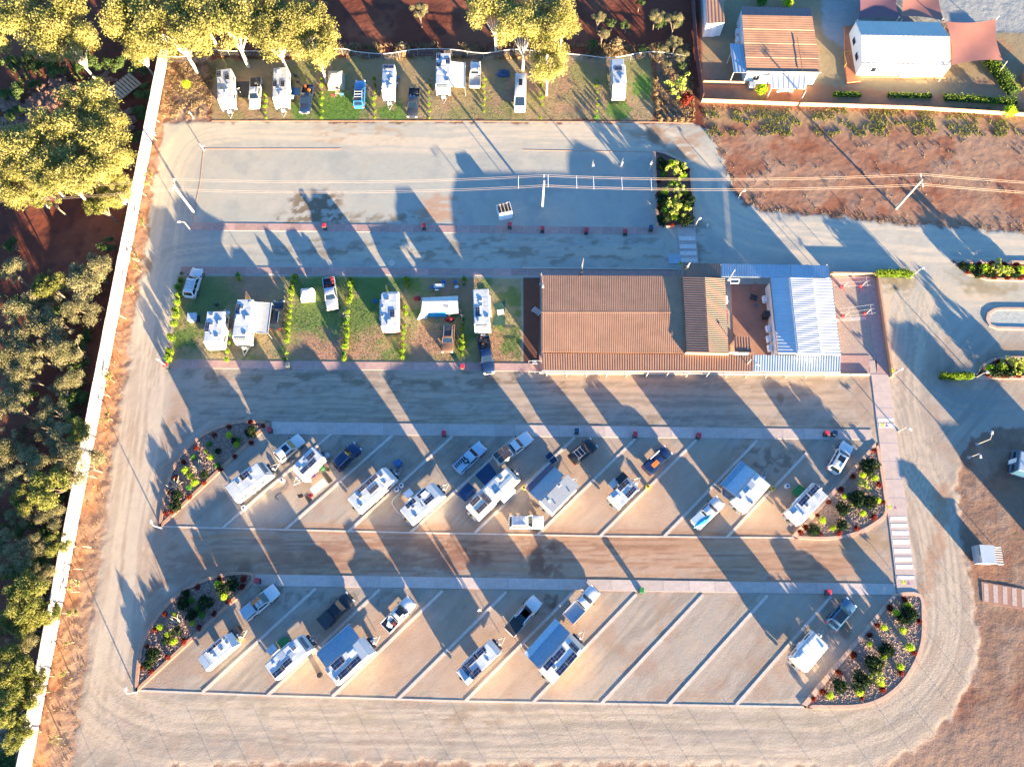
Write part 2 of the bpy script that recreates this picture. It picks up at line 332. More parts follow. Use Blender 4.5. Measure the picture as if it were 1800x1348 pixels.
road([(280, 972), (600, 972), (1000, 982), (1560, 990)], 8, col(.36, .225, .15), .95, k=4, dark=col(.19, .095, .065))
road([(1610, 500), (1700, 520), (1820, 525)], 5, DUST, .7, k=5); road([(1600, 640), (1680, 700), (1820, 705)], 6, GREYB, .6, k=5); road([(1560, 450), (1620, 560), (1610, 700)], 7, DUST, .5, k=6, dark=GREYB)
# damp clay stains along the lanes and in blotches
nb = fbm(X*.45+3, Y*1.3, 6, 5); nc = fbm(X*1.1, Y*1.4, 7, 4)
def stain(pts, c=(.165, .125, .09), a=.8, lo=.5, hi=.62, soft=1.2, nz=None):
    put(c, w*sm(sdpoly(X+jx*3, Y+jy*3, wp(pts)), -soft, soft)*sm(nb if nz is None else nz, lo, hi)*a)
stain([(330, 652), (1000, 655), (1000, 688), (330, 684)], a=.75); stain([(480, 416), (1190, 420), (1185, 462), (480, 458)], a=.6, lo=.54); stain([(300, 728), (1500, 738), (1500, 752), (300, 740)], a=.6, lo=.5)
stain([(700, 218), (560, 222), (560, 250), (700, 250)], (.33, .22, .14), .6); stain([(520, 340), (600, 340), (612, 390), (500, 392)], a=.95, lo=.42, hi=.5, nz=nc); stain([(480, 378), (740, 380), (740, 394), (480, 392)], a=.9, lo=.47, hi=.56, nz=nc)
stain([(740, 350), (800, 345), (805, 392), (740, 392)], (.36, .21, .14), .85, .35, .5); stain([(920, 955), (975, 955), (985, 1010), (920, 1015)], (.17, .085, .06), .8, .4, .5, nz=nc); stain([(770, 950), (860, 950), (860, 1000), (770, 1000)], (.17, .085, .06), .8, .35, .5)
stain([(500, 950), (760, 950), (860, 1000), (420, 1005)], (.25, .14, .1), .7, .4, .55); stain([(300, 955), (460, 1000), (330, 1020), (260, 1060)], (.25, .15, .11), .6, .35, .5)
stain([(960, 1048), (980, 1050), (975, 1080), (955, 1078)], (.13, .09, .07), .9, .2, .3, .5); stain([(430, 1036), (700, 1040), (700, 1060), (430, 1062)], (.17, .15, .13), .7, .48, .58, nz=nc); stain([(700, 1248), (900, 1252), (900, 1275), (700, 1275)], (.22, .12, .08), .6, .45, .6)
stain([(1300, 785), (1400, 795), (1385, 830), (1300, 830)], (.2, .13, .1), .8, .46, .56, nz=nc); stain([(480, 745), (900, 770), (900, 850), (480, 830)], (.2, .17, .15), .5, .5, .62, nz=nc); stain([(1090, 225), (1235, 230), (1225, 300), (1150, 260)], (.3, .19, .13), .8, .35, .5)
stain([(1210, 390), (1240, 380), (1240, 460), (1210, 460)], a=.7, lo=.4); stain([(1540, 485), (1600, 488), (1590, 510), (1545, 510)], (.2, .15, .1), .8, .3, .45); stain([(1660, 470), (1690, 490), (1790, 500), (1790, 515), (1700, 512)], (.24, .19, .12), .8, .3, .45); stain([(1700, 650), (1745, 622), (1800, 618), (1800, 626), (1740, 640)], (.2, .16, .11), .8, .3, .45)
stain([(1480, 945), (1560, 930), (1570, 960), (1450, 965)], (.28, .2, .12), .8, .3, .5); stain([(290, 1235), (1560, 1262), (1560, 1285), (290, 1262)], (.3, .25, .18), .6, .42, .6); stain([(1640, 850), (1665, 850), (1655, 960), (1625, 1060), (1618, 1040), (1645, 930)], (.34, .19, .12), .8, .2, .4)
stain([(1500, 200), (1502, 200), (1502, 201)], a=0)
for q in ((258, 468, .9), (1150, 235, 1.2), (430, 1005, 1), (1485, 1105, .8), (1372, 700, .5)):
    a, b = G(q[0], q[1]); put((.2, .13, .09), w*sm(-np.hypot(X-a, (Y-b)*.6), -q[2]*1.3, -q[2]*.7)*.75)
# lawns
wl = sm(sA, -.2, .5); put(col(.30, .225, .12), wl); put(col(.20, .2, .075), wl*sm(n1, .4, .6)*.8); put(col(.34, .2, .13), wl*sm(n4, .56, .7)*.7)
for q in ((530, 195, 2.4), (600, 192, 5), (690, 205, 3), (1130, 150, 2.2), (1085, 195, 2.5)):
    a, b = G(q[0], q[1]); put((.08, .19, .03), wl*sm(-np.hypot(X-a, Y-b)+jx*4, -q[2]*1.2, -q[2]*.5)*.85)
wl = sm(sB, -.1, .3); put(col(.30, .235, .13), wl); put(col(.17, .19, .075), wl*sm(n1+.25*n2, .52, .66)*.7); put(col(.09, .15, .035), wl*sm(n2, .56, .68)*.55); put(col(.30, .2, .12), wl*sm(n4, .5, .62)*.55)
for q in ((330, 590, 2.5, 0), (430, 490, 5, 1), (430, 640, 0, 0), (570, 500, 4, 0), (545, 560, 5, 0), (590, 620, 4, 1), (560, 630, 3.5, 1), (540, 600, 2.5, 1), (660, 600, 5, 1), (640, 560, 4, 0), (650, 500, 4, 0), (700, 625, 4, 0), (760, 600, 4.5, 1), (735, 620, 3, 1), (880, 610, 3.5, 1), (905, 600, 2.3, 0), (905, 530, 3, 0), (720, 500, 2.5, 0), (800, 500, 3.5, 1), (375, 520, 4.5, 2), (460, 500, 3, 1), (310, 600, 1.6, 0), (820, 610, 2.5, 0)):
    if q[2]: a, b = G(q[0], q[1]); put(((.11, .165, .045), (.34, .19, .125), (.13, .16, .06))[q[3]], wl*sm(-np.hypot(X-a, Y-b)+jx*5, -q[2]*1.15, -q[2]*.45)*.85)
# house plots and the shaded block behind them
wl = sm(sH, -.2, .3)*(1-sm(sF, -.4, 0)); put(col(.28, .215, .125), wl); put(col(.33, .18, .1), wl*sm(n4, .5, .6)*.7)
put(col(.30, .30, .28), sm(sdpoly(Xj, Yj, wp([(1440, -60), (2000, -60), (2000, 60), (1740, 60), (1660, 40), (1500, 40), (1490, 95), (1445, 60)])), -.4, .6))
put(col(.33, .16, .085), sm(sdpoly(Xj, Yj, wp([(1228, 140), (1440, 150), (1800, 182), (2000, 190), (2000, 208), (1228, 186)])), -.4, .5)*.9)
put(col(.22, .14, .1), sm(sdpoly(X, Y, wp([(1152, 100), (1208, 100), (1215, 213), (1155, 213)])), -.1, .3)*.9); put(col(.36, .3, .24), sm(sdpoly(X, Y, wp([(1152, 100), (1208, 100), (1215, 213), (1155, 213)])), -.1, .3)*sm(n3, .5, .6)*.6)
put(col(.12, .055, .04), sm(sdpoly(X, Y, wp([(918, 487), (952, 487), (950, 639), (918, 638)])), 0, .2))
C *= (.9+.2*n3)[..., None]
C = C*(1+np.clip(sm(sY, -.2, .3), 0, 1)[..., None]*(col(.11, .10, .01)*(1-ylow)[..., None]+col(.03, .0, -.06)*ylow[..., None]))

# relief
Zh = (n3-.5)*.012
base = 1-np.maximum(np.maximum(sm(sY, -.5, .5), sm(sB, -.5, .5)), sm(sdpoly(X, Y, wp([(1236, 60), (1800, 60), (1800, 180), (1236, 180)])), -1, 0)*.8)
base = base*(1-sm(sA, -1, 0)*.8)
Zh += base*((n2-.5)*.09+(fbm(X*2.3, Y*2.3, 4, 3)-.5)*.06)+sm(sS, 0, .6)*((n2-.5)*.22+(n3-.5)*.12)
Zh -= .06*base
D, A, Q = polyd(X, Y, curve(wp([(195, 1100), (222, 950), (242, 780), (258, 640), (270, 480)]), 4)); Zh += 0*D
wild = sm(-(X-np.interp(Y, [p[1] for p in FWL[::-1]], [p[0] for p in FWL[::-1]])), .5, 3); Zh += wild*(n1-.45)*.8

def groundmat(name, bump, bs, rough=.95, fine=.25, fs=9):
    m = bpy.data.materials.new(name); m.use_nodes = True; t = m.node_tree; p = t.nodes['Principled BSDF']; p.inputs['Roughness'].default_value = rough; p.inputs['Specular IOR Level'].default_value = .15
    a = t.nodes.new('ShaderNodeAttribute'); a.attribute_name = 'soil'; tc = t.nodes.new('ShaderNodeTexCoord')
    n = t.nodes.new('ShaderNodeTexNoise'); n.inputs['Scale'].default_value = fs; n.inputs['Detail'].default_value = 5; n.inputs['Roughness'].default_value = .7
    n2_ = t.nodes.new('ShaderNodeTexNoise'); n2_.inputs['Scale'].default_value = bs; n2_.inputs['Detail'].default_value = 6; n2_.inputs['Roughness'].default_value = .62
    mr = t.nodes.new('ShaderNodeMapRange'); mr.inputs['From Min'].default_value = .3; mr.inputs['From Max'].default_value = .7; mr.inputs['To Min'].default_value = 1-fine; mr.inputs['To Max'].default_value = 1+fine
    vm = t.nodes.new('ShaderNodeVectorMath'); vm.operation = 'SCALE'
    t.links.new(tc.outputs['Object'], n.inputs['Vector']); t.links.new(tc.outputs['Object'], n2_.inputs['Vector'])
    t.links.new(n.outputs['Fac'], mr.inputs['Value']); t.links.new(a.outputs['Color'], vm.inputs[0]); t.links.new(mr.outputs[0], vm.inputs['Scale']); t.links.new(vm.outputs[0], p.inputs['Base Color'])
    b = t.nodes.new('ShaderNodeBump'); b.inputs['Distance'].default_value = bump; t.links.new(n2_.outputs['Fac'], b.inputs['Height']); t.links.new(b.outputs[0], p.inputs['Normal'])
    return m
GM = [groundmat('red_earth', .04, 3.0), groundmat('gravel_surface', .021, 4.0, fine=.24), groundmat('lawn_surface', .09, 3.4, fine=.3), groundmat('field_soil', .03, 3.0, fine=.2)]
cls = np.zeros(X.shape, np.int8); cls[sY > 0] = 1; cls[sF > 0] = 3; cls[(sA > 0) | (sB > 0)] = 2
fc = cls[:-1, :-1]; idx = np.arange(nx*ny).reshape(ny, nx)
quads = np.stack([idx[:-1, :-1], idx[:-1, 1:], idx[1:, 1:], idx[1:, :-1]], -1)
V = np.stack([X, Y, Zh], -1).reshape(-1, 3).astype(np.float32); CC = C.reshape(-1, 3)
def grid_obj(name, q, m, extra=None):
    u, inv = np.unique(q, return_inverse=True); q = inv.reshape(-1, 4)
    v = V[u]; c = CC[u]
    if extra is not None:
        v = np.vstack([v, extra[0]]); q = np.vstack([q, extra[1]+len(u)]); c = np.vstack([c, extra[2]])
    me = bpy.data.meshes.new(name); me.vertices.add(len(v)); me.vertices.foreach_set('co', v.ravel())
    me.loops.add(q.size); me.loops.foreach_set('vertex_index', q.ravel().astype(np.int32))
    me.polygons.add(len(q)); me.polygons.foreach_set('loop_start', np.arange(0, q.size, 4, dtype=np.int32)); me.polygons.foreach_set('loop_total', np.full(len(q), 4, np.int32))
    me.update(calc_edges=True)
    a = me.color_attributes.new('soil', 'FLOAT_COLOR', 'POINT'); a.data.foreach_set('color', np.hstack([c, np.ones((len(c), 1))]).astype(np.float32).ravel())
    me.polygons.foreach_set('use_smooth', np.ones(len(q), bool)); me.materials.append(m)
    return tag(link(name, me), kind='structure')
B = 1500.; ex = np.array([(-B, -B, -.5), (B, -B, -.5), (B, B, -.5), (-B, B, -.5), (X0-.0, Y0, -.3), (X1, Y0, -.3), (X1, Y1, -.3), (X0, Y1, -.3)], np.float32)
eq = np.array([(0, 1, 5, 4), (1, 2, 6, 5), (2, 3, 7, 6), (3, 0, 4, 7)])
grid_obj('ground', quads[fc == 0], GM[0], (ex, eq, np.tile(col(.19, .075, .045), (8, 1))))
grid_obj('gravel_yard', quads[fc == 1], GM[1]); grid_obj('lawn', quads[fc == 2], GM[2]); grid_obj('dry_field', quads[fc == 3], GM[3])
def zat(x, y):
    i = int(round((x-X0)/GS)); j = int(round((y-Y0)/GS))
    return float(Zh[j, i]) if 0 <= i < nx and 0 <= j < ny else -.3

# ------------------------------------------------------------------ paved paths, slab by slab
def lerp(a, b, t): return tuple(a[i]+(b[i]-a[i])*t for i in range(len(a)))
def path(name, tl, tr, br, bl, m, slab=1.9, z=.05, vertical=False, marks=()):
    """pixel corners; the slabs run from the left edge to the right one"""
    A_, B_, C_, D_ = [G(*p) for p in (tl, tr, br, bl)]
    L = (math.hypot(B_[0]-A_[0], B_[1]-A_[1])+math.hypot(C_[0]-D_[0], C_[1]-D_[1]))/2; n = max(1, round(L/slab))
    mb = MB(); mb.prism([A_, B_, C_, D_], -.03, z-.012); root = mb.build(name, MT['joint']); tag(root, kind='structure')
    g = .02/ (L/n)
    for i in range(n):
        a, b = (i+g)/n, (i+1-g)/n
        q = [lerp(A_, B_, a), lerp(A_, B_, b), lerp(D_, C_, b), lerp(D_, C_, a)]
        dz = random.uniform(-.003, .004)
        cx = sum(p[0] for p in q)/4; cy = sum(p[1] for p in q)/4
        q = [(cx+(p[0]-cx), cy+(p[1]-cy)*.985) for p in q]
        MB().prism([(p[0]-cx, p[1]-cy) for p in q], -.02, z+dz).build('paving_slab', m, root, loc=(cx, cy, 0))
    return root
path('footpath', (336, 392), (1156, 400), (1156, 413), (334, 405), MT['paver'], 1.75)
path('footpath', (318, 469), (956, 473), (956, 485), (316, 482), MT['paver'], 2.6)
path('footpath', (297, 633), (946, 639), (948, 653), (294, 647), MT['paver'], 3.6)
path('footpath', (478, 741), (1531, 755), (1534, 773), (478, 763), MT['paverg'], 3.2)
path('footpath', (445, 1009), (1572, 1026), (1575, 1045), (445, 1029), MT['paverg'], 3.4)
def walkway(tl, tr, br, bl, slab, m, stripes, z=.06):
    A_, B_, C_, D_ = [G(*p) for p in (tl, tr, br, bl)]
    root = path('walkway', bl, tl, tr, br, m, slab, z)
    for y0, y1 in stripes:
        t0 = (y0-tl[1])/(bl[1]-tl[1]); t1 = (y1-tl[1])/(bl[1]-tl[1])
        # perspective: use ground points of the pixels themselves
        a = G(tl[0]+(bl[0]-tl[0])*t0+2, y0); b = G(tr[0]+(br[0]-tr[0])*t0-2, y0); c = G(tr[0]+(br[0]-tr[0])*t1-2, y1); d = G(tl[0]+(bl[0]-tl[0])*t1+2, y1)
        MB().prism([a, b, c, d], z+.006, z+.012).build('painted_stripe', MT['zebra'], root)
    return root
walkway((1531, 657), (1562, 658), (1613, 1046), (1578, 1046), 2.6, MT['paverb'], [(735, 741), (744, 752), (908, 914), (920, 927), (933, 941), (948, 957), (964, 972), (979, 987), (992, 1000), (1012, 1018)])
walkway((1190, 400), (1222, 401), (1228, 464), (1195, 463), 2.2, MT['paverg'], [(416, 423), (430, 437), (442, 449), (454, 461)])
cr = MB(); cr.prism(wp([(1725, 1022), (1800, 1035), (1840, 1042), (1840, 1085), (1800, 1072), (1727, 1058)]), -.03, .012); crs = cr.build('crossing', MT['court']); tag(crs, kind='structure')
for i in range(7):
    x = 1729+i*16.5; MB().prism(wp([(x, 1025+i*2.6), (x+8, 1026+i*2.6), (x+9, 1057+i*2.6), (x+1, 1056+i*2.6)]), .012, .02).build('painted_stripe', MT['faded'], crs)

# kerbs between the bays (each one a long concrete strip)
ROWC = [((583, 762), (391, 928)), ((690, 765), (500, 932)), ((795, 767), (611, 935)), ((905, 768), (721, 936)), ((1010, 769), (834, 937)), ((1117, 771), (945, 940)), ((1224, 773), (1055, 942)), ((1331, 774), (1167, 943)), ((1418, 796), (1278, 944))]
ROWD = [((555, 1034), (356, 1216)), ((667, 1036), (470, 1222)), ((778, 1038), (584, 1224)), ((890, 1040), (699, 1229)), ((1006, 1042), (818, 1232)), ((1119, 1044), (937, 1234)), ((1236, 1045), (1057, 1236)), ((1349, 1046), (1176, 1238)), ((1461, 1048), (1294, 1239))]
for rows, where in ((ROWC, 'upper row of slanted bays'), (ROWD, 'lower row of slanted bays')):
    for i, (a, b) in enumerate(rows):
        o = MB().strip([G(*a), G(*b)], .36, -.03, .055).build('bay_kerb', MT['kerb'])
        tag(o, 'pale concrete kerb strip, %s from the left between the %s' % (nth(i), where), 'kerb', 'kerb strips dividing the parking bays')
for pts, lab in (([(283, 925), (391, 928), (721, 936), (1055, 942), (1396, 945)], 'long thin kerb closing the bottom of the upper slanted bays'), ([(240, 1213), (470, 1222), (818, 1232), (1176, 1238), (1418, 1242)], 'long thin kerb closing the bottom of the lower slanted bays'),
                 ([(372, 213), (760, 213), (1150, 215), (1218, 217)], 'low dark kerb between the top lawn and the top road'), ([(358, 262), (352, 320), (345, 355), (338, 392)], 'rusty red kerb on the left end of the empty gravel lot'), ([(358, 262), (420, 262), (600, 262)], 'broken kerb on the top left of the empty gravel lot'), ([(920, 264), (1148, 268)], 'faint pink kerb at the top right of the empty gravel lot')):
    o = MB().strip(wp(pts), .2 if 'slanted' in lab or 'lawn' in lab else .12, -.03, .04 if 'slanted' in lab else .03).build('edge_kerb', MT['kerbr' if 'slanted' not in lab else 'kerb']); tag(o, lab, 'kerb')

# ------------------------------------------------------------------ vehicles
TY = MB().tube((0, -.125, 0), (0, .125, 0), .38, 14).mesh('tyre', MT['tyre'], 40)
RI = MB().tube((0, -.135, 0), (0, .135, 0), .22, 8).mesh('rim', MT['rim'], 40)
def wheel(parent, x, y, z=.38, s=1.0):
    w = link('tyre', TY, parent, (x, y, z), 0, (s, s, s)); link('rim', RI, w); return w
def lofted(st, mat, name, parent, sm_=35):
    """stations (x, half width, bottom z, top z) -> a closed car-like hull"""
    mb = MB(); rings = []
    for x, w, zb, zt in st:
        h = zt-zb
        rings.append([(x, -w*.9, zb), (x, -w*1.0, zb+h*.3), (x, -w*.985, zt-min(.2, h*.3)), (x, -w*.92, zt-.05), (x, -w*.78, zt), (x, 0, zt+.025), (x, w*.78, zt), (x, w*.92, zt-.05), (x, w*.985, zt-min(.2, h*.3)), (x, w, zb+h*.3), (x, w*.9, zb)])
    n = 11; vs = [p for r in rings for p in r]; fs = []
    for i in range(len(rings)-1):
        for j in range(n): fs.append((i*n+j, i*n+(j+1) % n, (i+1)*n+(j+1) % n, (i+1)*n+j))
    fs += [tuple(range(n)), tuple(range(len(vs)-1, len(vs)-n-1, -1))]
    fs = [f[::-1] for f in fs]
    mb.add(vs, fs); return mb.build(name, mat, parent, smooth=sm_)
def bil(q, u, v): return (Vector(q[0])*(1-u)+Vector(q[1])*u)*(1-v)+(Vector(q[3])*(1-u)+Vector(q[2])*u)*v
def window(q, u0, u1, v0, v1, out, name, parent, mat='glass', t=.012):
    a = [bil(q, u, v) for u, v in ((u0, v0), (u1, v0), (u1, v1), (u0, v1))]
    n = (a[1]-a[0]).cross(a[3]-a[0]).normalized()
    if n.dot(Vector(out)) < 0: n = -n
    b = [p+n*t for p in a]; a = [p-n*.02 for p in a]
    mb = MB(); mb.add(a+b, [(4, 5, 6, 7), (0, 1, 5, 4), (1, 2, 6, 5), (2, 3, 7, 6), (3, 0, 4, 7)])
    return mb.build(name, MT[mat], parent)
def cabin(root, x0, x0t, x1t, x1, w, zb, zr, mat, wt=.76, roofmat=None, nwin=2, rear=True):
    """greenhouse: rear base, rear top, front top, front base"""
    wb = w*.93; wr = w*wt
    lo = [(x0, -wb, zb), (x1, -wb, zb), (x1, wb, zb), (x0, wb, zb)]
    hi = [(x0t, -wr, zr-.06), (x1t, -wr, zr-.06), (x1t, wr, zr-.06), (x0t, wr, zr-.06)]
    tp = [(x0t+.1, -wr+.1, zr), (x1t-.12, -wr+.1, zr), (x1t-.12, wr-.1, zr), (x0t+.1, wr-.1, zr)]
    mb = MB(); mb.add(lo+hi, [(0, 1, 5, 4), (1, 2, 6, 5), (2, 3, 7, 6), (3, 0, 4, 7)]); mb.build('cabin', mat, root, smooth=30)
    mb = MB(); mb.add(hi+tp, [(0, 1, 5, 4), (1, 2, 6, 5), (2, 3, 7, 6), (3, 0, 4, 7), (4, 5, 6, 7)]); mb.build('roof', roofmat or mat, root, smooth=50)
    window([lo[1], lo[2], hi[2], hi[1]], .06, .94, .06, .95, (1, 0, .5), 'windscreen', root)
    if rear: window([lo[3], lo[0], hi[0], hi[3]], .1, .9, .12, .88, (-1, 0, .5), 'rear_window', root)
    for sgn, q in ((-1, [lo[0], lo[1], hi[1], hi[0]]), (1, [lo[3], lo[2], hi[2], hi[3]])):
        for k in range(nwin):
            window(q, .04+k*(.92/nwin)+.012, .04+(k+1)*(.92/nwin)-.012, .1, .86, (0, sgn, .3), 'side_window', root)
def lights(root, L, w, zf, zr):
    for s in (-1, 1):
        MB().box((L/2-.1, s*w*.72, zf), (.16, .34, .16)).build('headlight', MT['lamp'], root)
        MB().box((-L/2+.04, s*w*.84, zr), (.1, .18, .26)).build('tail_light', MT['tail'], root)
        MB().box((.0, 0, 0), (.14, .22, .15)).build('mirror', MT['plastic'], root, loc=(L*.2, s*(w+.1), 1.1))
    MB().box((L/2-.02, 0, .55), (.12, w*1.7, .22)).build('bumper', MT['plastic'], root, bevel=.03)
def place(A, B, z=1.0, Lfix=None):
    a = G(A[0], A[1], z); b = G(B[0], B[1], z); L = math.hypot(b[0]-a[0], b[1]-a[1])
    return ((a[0]+b[0])/2, (a[1]+b[1])/2), math.atan2(b[1]-a[1], b[0]-a[0]), L
def car(name, kind, A, B, paint, label, extras=(), z=1.0, w=.95, L=None):
    c, rz, L0 = place(A, B, z); L = L or max(4.3, min(6.6, L0)); P = MT[paint]
    root = thing(name, label, {'suv': 'car', 'hatch': 'car', 'ute': 'ute', 'tray': 'ute', 'van': 'van'}[kind], c, rz)
    hood = 1.08
    if kind == 'van':
        h = 2.55
        lofted([(-L/2, w*.94, .4, 1.3), (-L/2+.1, w, .36, 1.36), (L/2-1.2, w, .36, 1.36), (L/2-.5, w*.96, .36, 1.2), (L/2-.12, w*.86, .38, 1.0), (L/2, w*.7, .42, .8)], P, 'body', root)
        cabin(root, -L/2+.03, -L/2+.1, L/2-1.75, L/2-.75, w*1.03, 1.25, h, P, wt=.86, nwin=4)
    else:
        tz = {'suv': 1.12, 'hatch': 1.02, 'ute': .82, 'tray': .7}[kind]; x_c = {'suv': 0, 'hatch': 0, 'ute': -.13*L, 'tray': -.04*L}[kind]
        st = [(-L/2, w*.74, .5, tz-.16), (-L/2+.05, w*.88, .42, tz-.05), (-L/2+.16, w*.97, .38, tz), (-L*.3, w, .34, tz)]
        if kind in ('ute', 'tray'): st += [(x_c-.02, w, .34, tz), (x_c, w, .34, hood)]
        st += [(L*.12, w, .34, hood+.02), (L*.2, w, .34, hood), (L*.36, w*.98, .34, hood-.06), (L*.44, w*.92, .36, hood-.14), (L*.475, w*.8, .4, hood-.26), (L*.495, w*.62, .42, hood-.4), (L/2, w*.42, .5, .6)]
        lofted(st, P, 'body', root)
        if kind == 'suv': cabin(root, -L*.475, -L*.40, L*.045, L*.185, w, 1.08, 1.78, P, nwin=3)
        elif kind == 'hatch': cabin(root, -L*.46, -L*.34, L*.06, L*.22, w, 1.0, 1.52, P, nwin=2)
        elif kind == 'ute': cabin(root, -L*.135, -L*.10, L*.10, L*.215, w, 1.06, 1.76, P, nwin=2)
        else: cabin(root, -L*.045, -L*.02, L*.12, L*.215, w, 1.06, 1.8, P, nwin=1)
        if kind in ('ute', 'tray'):
            x0, x1 = -L/2+.04, x_c-.06; hw = w*.97 if kind == 'ute' else w*1.04; zt = 1.18 if kind == 'ute' else 1.1; zf = .84
            tm = P if kind == 'ute' else MT['alu']
            mb = MB(); mb.box(((x0+x1)/2, 0, zf), (x1-x0, hw*2, .06)); mb.build('tray_floor', MT['liner'] if kind == 'ute' else MT['alu'], root)
            for nm, cc, dd in (('tray_side', ((x0+x1)/2, hw-.05, (zf+zt)/2), (x1-x0, .1, zt-zf)), ('tray_side', ((x0+x1)/2, -hw+.05, (zf+zt)/2), (x1-x0, .1, zt-zf)), ('tailgate', (x0+.04, 0, (zf+zt)/2), (.08, hw*2-.2, zt-zf)), ('headboard', (x1-.03, 0, (zf+zt)/2+.06), (.06, hw*2-.2, zt-zf+.12))):
                MB().box(cc, dd).build(nm, tm, root, bevel=.02)
    lights(root, L, w, .78, .9 if kind != 'van' else 1.2)
    for x in (L*.31, -L*.29):
        for s in (-1, 1): wheel(root, x, s*(w-.1))
    zr = {'suv': 1.78, 'hatch': 1.52, 'ute': 1.76, 'tray': 1.8, 'van': 2.55}[kind]
    xr = {'suv': -L*.17, 'hatch': -L*.13, 'ute': 0, 'tray': L*.05, 'van': -L*.1}[kind]
    for e in extras:
        e, a = (e, None) if isinstance(e, str) else e
        if e == 'rails':
            for s in (-1, 1): MB().box((xr, s*w*.66, zr+.05), (L*.38, .05, .05)).build('roof_rail', MT[a or 'steel'], root)
        if e == 'bars':
            for k in (-1, 0, 1): MB().box((xr+k*.55, 0, zr+.09), (.06, w*1.35, .05)).build('roof_bar', MT[a or 'plastic'], root)
            for s in (-1, 1): MB().box((xr, s*w*.64, zr+.08), (1.6, .05, .06)).build('roof_rail', MT[a or 'plastic'], root)
        if e == 'sunroof': MB().box((xr+.35, 0, zr+.008), (.85, w*1.0, .03)).build('sunroof', MT['glass'], root)
        if e == 'glassroof': MB().box((xr+.1, 0, zr+.008), (L*.36, w*1.18, .03)).build('sunroof', MT['glass'], root)
        if e == 'canopy':
            x0, x1 = -L/2+.06, -L*.14; m = MT[a or paint]
            mb = MB(); mb.box(((x0+x1)/2, 0, 1.45), (x1-x0, w*1.86, .7), tx=.93, ty=.84); mb.build('canopy', m, root, bevel=.05)
            for s in (-1, 1): MB().box(((x0+x1)/2, s*w*.885, 1.45), ((x1-x0)*.8, .03, .34)).build('canopy_window', MT['glass'], root)
        if e == 'cover':
            x0, x1 = -L/2+.1, -L*.15; MB().box(((x0+x1)/2, 0, 1.2), (x1-x0, w*1.82, .04)).build('tonneau_cover', MT[a or 'plastic'], root, bevel=.01)
        if e == 'solarrack':
            x0, x1 = -L/2, -L*.12; MB().box(((x0+x1)/2, 0, 1.62), (x1-x0, w*1.9, .8)).build('tray_box', MT['cream'], root, bevel=.03)
            for k in range(3): MB().box((x0+(k+.5)*(x1-x0)/3, .42, 2.06), ((x1-x0)/3-.06, .82, .04)).build('solar_panel', MT['solarb'], root)
            MB().box(((x0+x1)/2, -.46, 2.06), ((x1-x0)*.9, .74, .04)).build('solar_panel', MT['solarb'], root)
        if e == 'bigpanel': MB().box((xr+a[0], a[1], zr+.06), (a[2], a[3], .04)).build('solar_panel', MT['solar'], root)
        if e == 'spare': wl = wheel(root, a[0], a[1], a[2]); wl.rotation_euler = (R(90), 0, 0)
        if e == 'load':
            for k in range(6):
                x = -L*.5+.3+random.random()*L*.28; MB().box((x, random.uniform(-.55, .55), 1.05), (random.uniform(.3, .7), random.uniform(.3, .6), random.uniform(.3, .5)), rz=random.random()).build('load_box', MT[random.choice(a)], root)
        if e == 'awning': MB().tube((xr-.9, a*w*.78, zr+.1), (xr+.9, a*w*.78, zr+.1), .09, 8).build('rolled_awning', MT['white'], root)
        if e == 'snorkel': MB().tube((L*.2, w, 1.0), (L*.12, w*.8, 1.85), .05, 6).build('snorkel', MT['plastic'], root)
        if e == 'bull': MB().tube((L/2+.1, -w*.8, .75), (L/2+.1, w*.8, .75), .05, 6).tube((L/2+.1, -.35, .4), (L/2+.1, -.35, 1.0), .04).tube((L/2+.1, .35, .4), (L/2+.1, .35, 1.0), .04).build('bull_bar', MT['steel'], root)
        if e == 'vents':
            for k in range(5): MB().box((-L/2+.25+k*.33, w*.3, 2.02 if a else 1.83), (.2, .55, .03)).build('roof_vent', MT['glass'], root)
    return root

